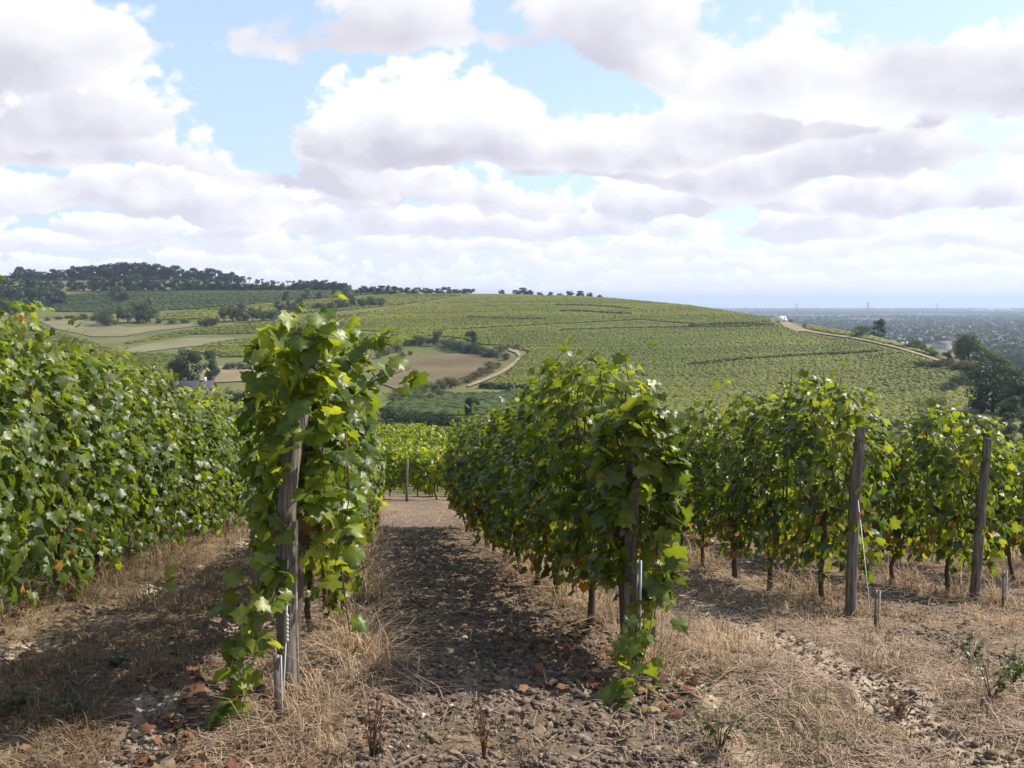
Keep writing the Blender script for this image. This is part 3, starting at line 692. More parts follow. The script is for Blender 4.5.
# right shoulder
tree(791, 319, 5, 'shrub', 'green', 'small bush on the skyline right of the white van', 'shrub', wide=1.1, Y=445)
tree(819, 325, 7, 'round', 'green', 'small round bush on the skyline at mid shoulder', 'shrub', wide=1.1)
tree(861, 337, 15, 'shrub', 'green', 'broad bush left of the taller tree on the shoulder', 'shrub', detail='mid', wide=1.1, Y=350)
tree(878, 337, 21, 'round', 'dark', 'taller dark tree rising from the shoulder by the path', detail='mid', wide=.95, Y=355)
for px in (908, 915, 922, 929, 935):
    tree(px, 348, 14 + rng.uniform(-2, 2), 'shrub', 'green', 'bush of the clipped-looking clump beyond the path', 'shrub', 'clump beyond the path', 'mid', wide=.7, Y=312)
for px, py, h, tn, lab in [(968, 362, 36, 'green', 'big green tree above the path end, tallest on the right'), (983, 366, 32, 'green', 'green tree right behind the tallest one above the path end'), (998, 369, 26, 'olive', 'pale olive tree amid the thicket at the right'), (1010, 372, 26, 'green', 'green tree between pale olive tree and picture edge'), (1024, 374, 26, 'dark', 'dark tree cut by the right picture edge, upper'), (948, 358, 14, 'dry', 'dry brownish shrub at the left of the thicket')]:
    tree(px, py, h * 1.1, 'wood', tn, lab, detail='hi', Y=262 - .12 * (px - 960), wide=1.05)
for px, py, h in [(955, 362, 10), (963, 366, 10), (972, 370, 11), (981, 374, 11), (990, 377, 10), (1000, 378, 12), (1012, 380, 12), (1024, 381, 12)]:
    tree(px, py, h * 1.5, 'shrub', 'dry' if px < 985 else 'dark', 'undergrowth shrub under the thicket at the right', 'shrub', 'thicket undergrowth', 'mid', wide=1.2, Y=246 - .3 * (px - 955))
tree(992, 420, 54, 'wood', 'dark', 'large dark tree standing below the thicket at the right', detail='hi', wide=1.1, Y=165)
tree(1022, 425, 44, 'wood', 'dark', 'dark tree below the thicket cut by the right picture edge', detail='hi', Y=160)
for px, Y, h in [(960, 205, 16), (972, 215, 17), (985, 222, 22), (1000, 218, 24), (1016, 215, 26), (1032, 210, 28), (945, 150, 13), (960, 152, 15), (975, 150, 17), (1030, 150, 26), (1046, 165, 30), (1040, 250, 28), (1056, 240, 30), (870, 104, 15), (888, 108, 17), (906, 100, 19), (926, 104, 18), (946, 98, 20), (966, 103, 19), (986, 97, 22), (1006, 101, 23), (1028, 98, 24), (1050, 100, 24), (905, 132, 13), (922, 128, 15), (938, 130, 16), (955, 126, 17), (972, 128, 16), (990, 130, 18), (1008, 126, 19), (1026, 128, 20), (1044, 126, 20), (935, 258, 10), (945, 255, 12), (952, 252, 13), (1000, 235, 22), (1015, 240, 24)]:
    tree(px, 0, h, 'shrub' if h < 20 else 'wood', ['dark', 'blue', 'dark'][px % 3], 'bushy growth filling the slope around the large dark tree at the right', 'shrub', 'slope thicket at the right', 'hi', wide=1.15, Y=Y)
tree(1008, 428, 26, 'shrub', 'green', 'leafy shrub under the large dark tree', 'shrub', detail='hi', wide=.9, Y=150)
tree(930, 418, 22, 'shrub', 'dark', 'dark shrub left of the large dark tree', 'shrub', detail='hi', wide=.8, Y=165)

# ------------------------------------------------------------------ far plain: woods, houses, pylons
def far_woods():
    Vs, Cs = [], []
    g = np.random.default_rng(21)
    bands = [(620, 1000, 9000, 9), (950, 1500, 16000, 9), (1500, 2300, 12000, 10), (2500, 3300, 5200, 11), (3800, 5200, 5200, 12), (5600, 8200, 4200, 15)]
    for y0, y1, n, hh in bands:
        px = g.uniform(640, 1350, n); Y = g.uniform(y0, y1, n); ok = ~((np.abs(px - 925) < 48) & (Y > 640) & (Y < 1130)); px = px[ok]; Y = Y[ok]; X = (px - 512) / F * Y
        k = fbm(X, Y * .6, 1 / 260, 3) > (.36 if y0 < 1600 else .42); X = X[k]; Y = Y[k]; m = len(X)
        d = g.normal(size=(m, 9, 3)); d /= np.linalg.norm(d, axis=2)[..., None]
        s = hh * g.uniform(.5, 1.0, m) * (Y / y0) ** .5
        c = np.stack([X, Y, H(X, Y) + s * .45], -1)[:, None, :] + d * s[:, None, None] * np.array([.9, .9, .45])
        t = np.cross(d, g.normal(size=d.shape)); t /= np.linalg.norm(t, axis=2)[..., None]; b = np.cross(d, t); r = (s * .36)[:, None, None]
        V = np.stack([c - t*r - b*r*.6, c + t*r*.3 - b*r, c + t*r + b*r*.4, c - t*r*.2 + b*r], 2)
        Vs.append(V.reshape(-1, 3)); tn = np.repeat(g.uniform(.6, 1.5, m), 36)[:, None]
        Cs.append(np.array([.026, .044, .022]) * tn)
    V = np.concatenate(Vs); o = link('far_woods', mesh_np('far_woods', V, [np.arange(len(V)).reshape(-1, 4)], MAT_TREE, np.concatenate(Cs)))
    tag(o, 'hazy dark woods spread across the far plain', 'woods', kind='stuff')
far_woods()

def house(px, py, Y, wpx, hw, wallc, roofc, label, rz=.2, name='house', cat='house', depth=.6):
    X = Y * pix_ray(px, py)[0]; Z = EYE + Y * pix_ray(px, py)[2]; Z = min(Z, float(H(X, Y))) if name == 'farmhouse' else float(H(X, Y))
    w = wpx * Y / F; d = w * depth; h = hw
    o = tag(empty(name, (X, Y, Z), rz), label, cat)
    mb = MB()
    rh = h * .55
    V = np.array([[-w/2, -d/2, -1], [w/2, -d/2, -1], [w/2, d/2, -1], [-w/2, d/2, -1], [-w/2, -d/2, h], [w/2, -d/2, h], [w/2, d/2, h], [-w/2, d/2, h], [-w/2, 0, h + rh - .05], [w/2, 0, h + rh - .05]])
    mb.add(V, [[[0, 1, 5, 4], [2, 3, 7, 6]], [[1, 2, 6, 9, 5], [3, 0, 4, 8, 7]]], wallc); mb.build('wall', MAT_PLAIN, o)
    e = .35; t = .2; mb = MB()
    for sg in (-1, 1):
        y0 = sg * (d/2 + e); zl = h - e * rh / (d/2)
        v = np.array([[-w/2-e, y0, zl], [w/2+e, y0, zl], [w/2+e, 0, h + rh], [-w/2-e, 0, h + rh]])
        v = np.r_[v, v + [0, 0, t]]
        mb.add(v, [[[0, 3, 2, 1], [4, 5, 6, 7], [0, 1, 5, 4], [1, 2, 6, 5], [3, 0, 4, 7]]], roofc)
    rf = mb.build('roof', MAT_PLAIN, o)
    mb = MB(); mb.box((w * .32, 0, h + rh + .35), (.7, .6, 1.3), 0, (.75, .72, .68)); ch = mb.build('chimney', MAT_PLAIN, rf)
    for k in (-.3, .0, .3):
        mb = MB(); mb.box((w * k, -d/2 - .03, h * .55), (1.0, .05, 1.2), 0, (.06, .07, .09)); mb.build('window', MAT_PAINT, o)
    return o
hx, hy, hz = hit(190, 392)
house(190, 399, hy, 46, 2.5, (.30, .26, .24), (.066, .062, .08), 'farmhouse with bluish slate roof beneath the big dark tree', .15, 'farmhouse', 'house')
house(905, 338, 1000, 9, 5, (.7, .68, .64), (.82, .82, .84), 'white-roofed shed on the plain beyond the shoulder', .3, 'shed', 'shed')
house(888, 337, 1050, 14, 5, (.4, .34, .3), (.16, .10, .12), 'purplish roofed house left of the white-roofed shed', -.2)
house(942, 341, 1020, 16, 5, (.5, .45, .42), (.17, .12, .15), 'long purplish roofed house right of the white shed', .1)
house(955, 338, 1100, 10, 5, (.6, .56, .52), (.15, .12, .14), 'smaller house behind the long purplish roof', .5)
house(1000, 341, 1060, 9, 5, (.55, .5, .46), (.2, .13, .12), 'house at the right edge of the plain hamlet', .2)
def pylon(px, Y, hgt, label):
    X = Y * (px - 512) / F; Z = float(H(X, Y)); mb = MB(); c = (.35, .36, .38)
    for sx, sy in ((1, 1), (1, -1), (-1, 1), (-1, -1)):
        mb.tube([(sx * hgt * .09, sy * hgt * .09, -1), (sx * hgt * .03, sy * hgt * .03, hgt * .55), (sx * .3, sy * .3, hgt)], [.5, .45, .35], 4, c)
    for k in range(6):
        z0 = hgt * .09 * k; r0 = hgt * (.09 - .01 * k); r1 = hgt * (.09 - .01 * (k + 1)); z1 = hgt * .09 * (k + 1)
        for s in (-1, 1):
            mb.tube([(-r0, s * r0, z0), (r1, s * r1, z1)], .3, 4, c); mb.tube([(r0, s * r0, z0), (-r1, s * r1, z1)], .3, 4, c)
    o = mb.build('pylon', MAT_METAL, None, (X, Y, Z)); tag(o, label, 'pylon')
    am = MB()
    for z, w in ((.62, .2), (.76, .26), (.9, .16)):
        am.tube([(-hgt * w, 0, hgt * z), (0, 0, hgt * (z + .02)), (hgt * w, 0, hgt * z)], [.35, .5, .35], 4, c)
    am.build('crossarm', MAT_METAL, o)
pylon(867, 2900, 52, 'tall lattice power pylon breaking the horizon above the shoulder tree')
pylon(796, 3600, 50, 'fainter lattice pylon on the horizon right of the white van')
pylon(936, 4300, 50, 'faintest lattice pylon on the far horizon at the right')

def white_van():
    X, Y, Z = hit(781, 322.5)
    o = tag(empty('van', (X, Y, Z + .35), .25), 'small white van parked at the top of the pale path', 'van')
    mb = MB()
    prof = [(-2.3, .35), (2.3, .35), (2.4, .9), (2.1, 1.15), (1.7, 2.15), (1.55, 2.25), (-2.28, 2.25), (-2.32, 1.6)]
    n = len(prof); V = [(x, -.9, z) for x, z in prof] + [(x, .9, z) for x, z in prof]
    mb.add(V, [[[i, (i + 1) % n, n + (i + 1) % n, n + i] for i in range(n)], [list(range(n))[::-1]], [[n + i for i in range(n)]]], (.82, .82, .82))
    mb.build('body', MAT_PAINT, o)
    mb = MB(); mb.add([(2.1, -.78, 1.22), (2.1, .78, 1.22), (1.76, .72, 2.02), (1.76, -.72, 2.02)] , [[[0, 1, 2, 3]]], (.03, .035, .04)); m = mb.build('windscreen', MAT_PAINT, o); m.location = (.04, 0, .02)
    for s in (-1, 1):
        mb = MB(); mb.box((1.1, s * .91, 1.6), (.8, .03, .6), 0, (.03, .035, .04)); mb.build('window', MAT_PAINT, o)
        for xx in (-1.35, 1.4):
            mb = MB(); mb.tube([(xx, s * .78, .33), (xx, s * .95, .33)], .34, 14, (.02, .02, .02)); w = mb.build('wheel', MAT_PAINT, o)
            mb = MB(); mb.tube([(xx, s * .951, .33), (xx, s * .965, .33)], .2, 12, (.5, .5, .5)); mb.build('rim', MAT_METAL, w)
white_van()

# ------------------------------------------------------------------ grapevines
LEAF_HI = np.array([(0, .30), (0, .03), (.17, -.12), (.40, -.06), (.37, .13), (.54, .34), (.33, .43), (.30, .60), (.10, .70), (0, .94), (-.10, .70), (-.30, .60), (-.33, .43), (-.54, .34), (-.37, .13), (-.40, -.06), (-.17, -.12)])
FAN_HI = np.array([[0, i, i + 1 if i < 16 else 1] for i in range(1, 17)])
LEAF_LO = np.array([(0, 0), (.42, -.06), (.52, .36), (.25, .62), (0, .92), (-.25, .62), (-.52, .36), (-.42, -.06)])
FAN_LO = np.array([[0, 1, 2, 3], [0, 3, 4, 5], [0, 5, 6, 7]])
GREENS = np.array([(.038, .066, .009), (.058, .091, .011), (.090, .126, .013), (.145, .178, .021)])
def leaf_mesh(P, Nn, tip, size, hi, col, g):
    n = len(P)
    Nn = Nn / (np.linalg.norm(Nn, axis=1)[:, None] + 1e-9)
    t = tip - (tip * Nn).sum(1)[:, None] * Nn; t /= np.linalg.norm(t, axis=1)[:, None] + 1e-9
    s = np.cross(t, Nn)
    T = LEAF_HI if hi else LEAF_LO; Fc = FAN_HI if hi else FAN_LO; m = len(T)
    fold = g.uniform(-.15, .55, n)[:, None]; curl = g.uniform(-.1, .6, n)[:, None]; wav = g.normal(0, .045, (n, m))
    tx = T[None, :, 0] * g.uniform(.85, 1.15, n)[:, None]; ty = np.repeat(T[None, :, 1], n, 0)
    tz = -fold * np.abs(tx) - curl * (ty - .3) ** 2 * np.sign(ty - .3) * .6 - .12 * np.abs(ty - .3) + wav
    V = P[:, None, :] + size[:, None, None] * (tx[..., None] * s[:, None, :] + (ty - .1)[..., None] * t[:, None, :] + tz[..., None] * Nn[:, None, :])
    Fq = (Fc[None] + (np.arange(n) * m)[:, None, None]).reshape(-1, Fc.shape[1])
    C = np.repeat(col, m, axis=0)
    if hi:   # paler veins towards the leaf's middle
        C = C.reshape(n, m, 3).copy(); C[:, 0] *= 1.25; C = C.reshape(-1, 3)
    return V.reshape(-1, 3), Fq, C

def vine_leaves(seed, n, hi, half=.56, h0=.37, h1=1.46, wid=.235, lsz=.08, yellow=.04, yo=0.0, mul=1.0, extra=()):
    g = np.random.default_rng(seed)
    m = int(n * 1.5)
    y = g.uniform(-half, half, m) + yo; z = h0 - .1 + (h1 - h0 + .12) * g.random(m) ** .85
    edge = h0 + (fbm(y + seed * 3.1, y * 0 + seed, 2.2, 2) - .5) * .35; top = h1 + (fbm(y + seed * 1.7, y * 0 + 9, 3.0, 2) - .5) * .38
    t = np.clip((z - edge) / (top - edge), -.2, 1.3)
    w = wid * np.clip(1.0 - .55 * np.abs(t - .42) ** 1.5 * 1.6, .25, 1.1) * (.8 + .45 * fbm(y + seed, z, 2.5, 2))
    side = np.where(g.random(m) < .5, -1, 1)
    x = side * w * np.where(g.random(m) < .72, g.uniform(.65, 1.12, m), g.uniform(0, .7, m))
    keep = (t > -.05) & (t < 1.08) & (fbm(y * 1.3 + seed * 5, z * 1.3, 3.2, 2) > .28 + .1 * (t < .2))
    x, y, z, t, side = [a[keep][:n] for a in (x, y, z, t, side)]; k = len(x)
    P = np.c_[x, y, z]
    nd = np.c_[side * (1.0 - .5 * np.clip(t, 0, 1)), g.normal(0, .35, k), .35 + .75 * np.clip(t, 0, 1)] + g.normal(0, .5, (k, 3))
    tip = np.c_[side * .35 + g.normal(0, .35, k), g.normal(0, .5, k), -.9 + .3 * g.normal(size=k)]
    size = lsz * g.uniform(.6, 1.25, k) * (1 - .25 * np.clip(t - .75, 0, 1) / .25)
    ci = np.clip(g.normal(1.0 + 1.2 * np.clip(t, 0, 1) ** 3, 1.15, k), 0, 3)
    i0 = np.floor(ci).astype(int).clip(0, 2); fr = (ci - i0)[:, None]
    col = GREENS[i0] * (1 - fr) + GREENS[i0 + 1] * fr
    sick = g.random(k) < yellow * np.where(t < .3, 3.2, .25)
    pal = np.array([(.22, .20, .03), (.24, .155, .03), (.17, .075, .03), (.17, .18, .03), (.13, .07, .035)])
    col = np.where(sick[:, None], pal[g.integers(0, 5, k)], col)
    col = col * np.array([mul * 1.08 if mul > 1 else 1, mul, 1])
    canes = []
    # shoots poking out of the top, and any trailing ones asked for
    sh = []
    for _ in range(4):
        y0 = g.uniform(-half * .9, half * .9) + yo; x0 = g.uniform(-.12, .12)
        sh.append((np.array([[x0, y0, h1 - .25], [x0 + g.uniform(-.06, .06), y0, h1 - .02], [x0 + g.uniform(-.16, .16), y0 + g.uniform(-.1, .1), h1 + g.uniform(.06, .16)]]), .07, 5))
    for pts, ls, cnt in list(extra): sh.append((np.asarray(pts, dtype=float), ls, cnt))
    PP, NN, TT, SS, CC = [P], [nd], [tip], [size], [col]
    for pts, ls, cnt in sh:
        canes.append(pts); u = np.linspace(.1, 1, cnt) * (len(pts) - 1); i = np.minimum(u.astype(int), len(pts) - 2); f = (u - i)[:, None]
        p = pts[i] * (1 - f) + pts[i + 1] * f; off = g.normal(0, .035, p.shape); p = p + off
        PP.append(p); NN.append(np.c_[g.normal(0, .8, cnt), -.3 + g.normal(0, .8, cnt), .5 + g.random(cnt)]); TT.append(np.c_[g.normal(0, .5, cnt), g.normal(0, .5, cnt), -.7 + g.normal(0, .3, cnt)])
        SS.append(ls * g.uniform(.7, 1.25, cnt)); CC.append(GREENS[g.integers(1, 4, cnt)] * 1.08)
    cat = np.concatenate
    return leaf_mesh(cat(PP), cat(NN), cat(TT), cat(SS), hi, cat(CC), g), canes

def vine_trunk(seed):
    g = np.random.default_rng(seed + 900); mb = MB(); bark = (.10, .075, .058)
    lean = g.uniform(-.09, .09, 2); z = np.array([-.08, .04, .18, .34, .50, .60])
    pts = np.c_[lean[0] * (z / .6) + g.normal(0, .014, 6), lean[1] * (z / .6) + g.normal(0, .018, 6), z]
    mb.tube(pts, np.array([.030, .023, .019, .021, .026, .024]) * g.uniform(.85, 1.15), 9, bark, .1)
    e = pts[-1]
    for s in (-1, 1):
        mb.tube([e - [0, 0, .05], e + [g.normal(0, .03), s * .16, .08], e + [g.normal(0, .03), s * .36, .10]], [.026, .018, .012], 7, bark, .1)
    return mb
def vine_canes(seed, canes, half, yo=0.0, top=1.38):
    g = np.random.default_rng(seed + 500); mb = MB(); c = (.16, .085, .045)
    for k in range(7):
        y0 = g.uniform(-half * .75, half * .75) + yo * 1.3; x0 = g.uniform(-.06, .06)
        mb.tube([(x0, y0, .62), (x0 + g.normal(0, .05), y0 + g.normal(0, .05), .95), (x0 + g.normal(0, .1), y0 + g.normal(0, .1), top)], [.007, .006, .003], 5, c)
    for p in canes: mb.tube(p, np.linspace(.004, .0015, len(p)), 5, c)
    return mb

def make_vine(seed, n, hi, **kw):
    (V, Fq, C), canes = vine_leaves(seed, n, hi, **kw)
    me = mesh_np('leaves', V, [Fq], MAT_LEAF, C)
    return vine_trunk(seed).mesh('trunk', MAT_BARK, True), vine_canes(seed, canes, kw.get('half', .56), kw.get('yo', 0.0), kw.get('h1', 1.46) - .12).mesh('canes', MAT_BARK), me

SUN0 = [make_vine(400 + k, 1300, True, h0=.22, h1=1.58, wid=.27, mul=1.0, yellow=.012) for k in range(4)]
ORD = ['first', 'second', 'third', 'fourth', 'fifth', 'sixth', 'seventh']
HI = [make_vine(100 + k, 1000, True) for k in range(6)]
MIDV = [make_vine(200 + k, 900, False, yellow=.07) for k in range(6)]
LOV = [make_vine(300 + k, 330, False, half=.55, h0=.32, h1=1.25, lsz=.135, yellow=.02, mul=2.0) for k in range(4)]  # leaf colour raised to paint in sun shining through from behind
ROWANG = math.atan(SL)
def place_vine(meshes, X, Y, label, group, rz=0.0, sc=(1, 1, 1)):
    o = empty('grapevine', (X, Y, float(ground_z(np.array(X), np.array(Y)))), ROWANG + rz); o.scale = sc
    tag(o, label, 'grapevine', group)
    link('trunk', meshes[0], o); link('canes', meshes[1], o); link('leaves', meshes[2], o)
    return o

ROWTXT = {'0': 'the sunlit row at the left edge', 'A': 'the row behind the thick bent post', 'B': 'the middle row beside the dark clod strip',
          'C': 'the row behind the tall upright post', 'D': 'the row behind the leaning post', 'E': 'the row leaving at the right edge', 'F': 'the farthest row at right'}
nv = 0
for rk, (s, y0, y1) in ROWS.items():
    Y = y0 + (.18 if rk in 'AB' else .35); i = 0
    while Y < y1:
        X = rowx(s, Y) + rng.normal(0, .025)
        lab = f'{ORD[i]} grapevine along {ROWTXT[rk]}' if i < 5 else f'leafy grapevine merged into the far part of {ROWTXT[rk]}'
        grp = f'vines of {ROWTXT[rk]}'
        if rk == 'A' and i == 0:
            sg = lambda a, b, d: (np.array([d * pix_ray(a, b)[0], d, EYE + d * pix_ray(a, b)[2]]) - np.array([X, Y, float(near_h(np.array(X), np.array(Y)))]))
            ex = [([sg(285, 540, 4.05), sg(262, 590, 3.9), sg(236, 650, 3.8), sg(225, 700, 3.72), sg(208, 752, 3.66)], .08, 34),
                  ([sg(285, 500, 4.0), sg(268, 560, 3.9), sg(252, 610, 3.85), sg(244, 650, 3.8)], .09, 22),
                  ([sg(300, 560, 4.0), sg(276, 590, 3.8), sg(256, 650, 3.72), sg(236, 745, 3.6)], .08, 28),
                  ([sg(245, 690, 3.7), sg(225, 720, 3.64), sg(200, 745, 3.62)], .08, 16),
                  ([sg(330, 420, 4.3), sg(375, 385, 4.4), sg(412, 372, 4.4)], .095, 16),
                  ([sg(330, 380, 4.4), sg(370, 352, 4.5), sg(405, 345, 4.5)], .09, 14),
                  ([sg(330, 500, 4.3), sg(350, 515, 4.3), sg(372, 508, 4.3)], .09, 10),
                  ([sg(340, 560, 4.3), sg(345, 600, 4.3), sg(350, 640, 4.3)], .08, 7),
                  ([sg(250, 590, 3.9), sg(210, 600, 3.9), sg(180, 570, 3.9)], .085, 5),
                  ([sg(275, 335, 3.95), sg(290, 365, 3.85), sg(305, 400, 3.82)], .10, 24), ([sg(315, 330, 3.95), sg(325, 370, 3.88), sg(330, 420, 3.9)], .10, 24),
                  ([sg(280, 335, 4.0), sg(300, 338, 3.9), sg(335, 340, 3.9)], .09, 20), ([sg(274, 360, 3.95), sg(276, 420, 3.92), sg(277, 470, 3.92)], .10, 26),
                  ([sg(268, 420, 3.98), sg(270, 480, 3.95), sg(266, 540, 3.95)], .095, 24), ([sg(322, 440, 3.95), sg(325, 500, 3.95), sg(318, 550, 3.95)], .10, 22),
                  ([sg(345, 430, 4.0), sg(350, 500, 4.0), sg(335, 570, 4.0)], .10, 22), ([sg(300, 380, 3.86), sg(303, 410, 3.85), sg(306, 440, 3.86)], .09, 9)]
            v = make_vine(41, 900, True, half=.5, h0=.62, h1=1.46, wid=.20, lsz=.088, yellow=.02, yo=.40, extra=ex)
            # keep a slit in the canopy in front of the post
            place_vine(v, X, Y, 'end vine wrapped round the thick bent post, shoots trailing to the ground', grp, -ROWANG)
        elif rk == 'B' and i == 0:
            sg = lambda a, b, d: (np.array([d * pix_ray(a, b)[0], d, EYE + d * pix_ray(a, b)[2]]) - np.array([X, Y, float(near_h(np.array(X), np.array(Y)))]))
            ex = [([sg(650, 500, 4.5), sg(655, 560, 4.35), sg(645, 600, 4.3), sg(640, 660, 4.15)], .085, 26),
                  ([sg(640, 560, 4.4), sg(632, 620, 4.2), sg(622, 670, 4.0), sg(618, 716, 3.86)], .078, 24),
                  ([sg(655, 600, 4.2), sg(648, 640, 4.05), sg(634, 690, 3.92)], .075, 12),
                  ([sg(660, 430, 4.5), sg(672, 490, 4.4), sg(660, 560, 4.35), sg(650, 600, 4.3)], .09, 30),
                  ([sg(625, 400, 4.6), sg(628, 375, 4.6), sg(625, 358, 4.6)], .07, 9),
                  ([sg(620, 390, 4.5), sg(632, 420, 4.4), sg(645, 460, 4.4)], .09, 24), ([sg(640, 385, 4.5), sg(650, 420, 4.42), sg(660, 470, 4.45)], .09, 22),
                  ([sg(600, 420, 4.5), sg(612, 470, 4.42), sg(626, 520, 4.42)], .09, 22)]
            v = make_vine(52, 1050, True, half=.5, h0=.34, h1=1.24, wid=.185, lsz=.083, yo=.12, extra=ex)
            place_vine(v, X, Y, 'end vine of the middle row with a shoot hanging beside its post', grp, -ROWANG)
        else:
            sets = SUN0 if rk == '0' else (HI if Y < 9.5 else MIDV)
            flip = math.pi if rng.random() < .5 else 0.0
            place_vine(sets[nv % len(sets)], X, Y, lab, grp, flip, (rng.uniform(.95, 1.1) * (.86 if rk == 'A' else 1), 1, rng.uniform(.94, 1.05) * {'0': 1.12, 'C': 1.1, 'D': 1.1, 'E': 1.1}.get(rk, 1)))
        nv += 1; i += 1; Y += .98 + rng.normal(0, .03)
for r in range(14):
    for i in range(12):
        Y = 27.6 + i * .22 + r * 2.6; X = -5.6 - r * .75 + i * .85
        place_vine(LOV[(r * 3 + i) % 4], X, Y, 'grapevine painted backlit yellow-green in the lower block beyond the cross track', 'vines of the lower block', -1.32 - ROWANG + math.pi * (i % 2), (1.1, 1, 1.2))

# ------------------------------------------------------------------ posts, stakes, wires
def gz(X, Y): return float(ground_z(np.array(X), np.array(Y)))
def P3(px, py, Y): d = pix_ray(px, py); return np.array([Y * d[0], Y, EYE + Y * d[2]])
def post(pts_px, Y, r, label, group=None, seg=10):
    pts = np.array([P3(a, b, Y + dy) for a, b, dy in pts_px]); base = pts[0].copy(); base[2] = min(base[2], gz(base[0], base[1]))
    loc = pts[0].copy(); loc[2] = gz(loc[0], loc[1]); pts[0, 2] = loc[2] - .1
    u = np.linspace(0, 1, 24) * (len(pts) - 1); i = np.minimum(u.astype(int), len(pts) - 2); f = (u - i)[:, None]
    fine = pts[i] * (1 - f) + pts[i + 1] * f - loc
    k = np.array([.25, .5, .25])
    for _ in range(6):
        fine[1:-1] = .25 * fine[:-2] + .5 * fine[1:-1] + .25 * fine[2:]
    mb = MB(); mb.tube(fine, np.linspace(1.08, .92, 24) * r, seg, (1, 1, 1), .035)
    o = mb.build('vine_post', MAT_POST, None, loc); tag(o, label, 'post', group); return o
post([(287, 700, 0), (287, 600, 0), (284, 520, .02), (290, 455, .04), (300, 415, .06), (312, 355, .1)], 3.98, .041, 'thick grey bent wooden post at the end of the near left row')
post([(632, 655, 0), (630, 560, 0), (634, 470, 0), (630, 400, 0)], 4.5, .031, 'grey wooden end post of the middle row, wrapped in leaves')
post([(850, 626, 0), (853, 540, 0), (857, 470, 0), (861, 427, 0)], 6.75, .037, 'tall upright grey post at the end of the third row')
post([(974, 598, 0), (981, 520, 0), (985, 470, 0), (988, 438, 0)], 8.25, .037, 'grey post leaning right at the end of the right row')
MIDPOST = []
for rk, ys, dz in (('0', (8.4, 12.6), 1.3), ('A', (9.2, 13.4), 1.35), ('B', (9.8, 14.2), 1.3), ('C', (11.9, 16.4), 1.3), ('D', (10.6, 15.0), 1.3), ('E', (10.5, 15.2), 1.35)):
    for k, y in enumerate(ys):
        x = rowx(ROWS[rk][0], y) + .03; z = gz(x, y); mb = MB()
        mb.tube([(0, 0, -.1), (.01, 0, .5), (.0, .01, 1.0), (.02, 0, dz)], [.04, .038, .036, .034], 9, (1, 1, 1), .05)
        tag(mb.build('vine_post', MAT_POST, None, (x, y, z)), f"{'nearer' if k == 0 else 'farther'} inner post mostly hidden in {ROWTXT[rk]}", 'post')
for k, (px, py, Y) in enumerate([(407, 500, 27.4)]):
    p = P3(px, py, Y); z = gz(p[0], p[1]); mb = MB()
    mb.tube([(0, 0, -.1), (0, 0, .6), (.02, 0, 1.2)], [.038, .036, .034], 8, (1, 1, 1), .05)
    tag(mb.build('vine_post', MAT_POST, None, (p[0], p[1], z)), 'short post standing in the lower block seen through the gap', 'post')

def stake(px, ytop, ybot, Y, w, label):
    a = P3(px, ybot, Y); z = gz(a[0], a[1]); t = P3(px, ytop, Y); h = t[2] - z
    o = tag(empty('anchor_stake', (a[0], a[1], z), 0.4), label, 'stake')
    mb = MB(); mb.box((0, 0, h / 2 - .06), (w, .006, h + .12), 0, (.10, .075, .06)); mb.build('web', MAT_METAL, o)
    mb = MB(); mb.box((w / 2 + .004, -.012, h / 2 - .06), (.005, .012, h + .12), 0, (.46, .44, .40)); mb.build('flange', MAT_METAL, o)
    return o
stake(278, 655, 740, 3.66, .022, 'rusty angle-iron stake in straw before the bent post')
stake(875, 590, 641, 6.35, .022, 'short metal anchor stake before the tall upright post')
stake(1003, 571, 600, 8.1, .026, 'short anchor stake right of the leaning post')
stake(636, 560, 690, 4.25, .012, 'thin metal stake beside the middle row end post')
def wire(name, pts, r, label, mat=MAT_METAL, col=(.55, .54, .52), cat='wire'):
    mb = MB(); mb.tube(pts, r, 5, col); return tag(mb.build(name, mat), label, cat)
wire('anchor_wire', [P3(281, 735, 3.68), P3(286, 640, 3.85), P3(288, 560, 3.93)], .0035, 'pale anchor wire rising from the rusty stake to the bent post')
pm = P3(290, 640, 3.9); mb = MB()
for k in range(7):
    q = P3(286.5, 640 - 4 * k, 3.84); mb.tube([q + [0, 0, -.008], q + [.004, 0, 0], q + [0, 0, .008]], .006, 6, (.5, .49, .47))
tag(mb.build('wire_tensioner', MAT_METAL), 'small twisted wire tensioner on the bent post anchor wire', 'tensioner')
wire('wooden_batten', [P3(299, 712, 3.9) + [0, 0, -.05], P3(296, 600, 3.9), P3(297, 520, 3.92)], .0055, 'thin pale batten standing against the bent post', MAT_BARK, (.42, .37, .31), 'batten')
wire('anchor_wire', [P3(866, 642, 6.3), P3(869, 605, 6.4), P3(868, 590, 6.45), P3(858, 500, 6.72)], .0035, 'thin anchor wire from the ground to the tall upright post')
for rk in '0ABCDE':
    s, y0, y1 = ROWS[rk]
    for hh, nm in ((.64, 'lower'), (1.25, 'upper')):
        ys = np.linspace(y0, y1 - .3, 14); pts = [(rowx(s, y), y, float(near_h(np.array(rowx(s, y)), np.array(y))) + hh) for y in ys]
        wire('trellis_wire', pts, .0022, f'{nm} trellis wire strung through {ROWTXT[rk]}')

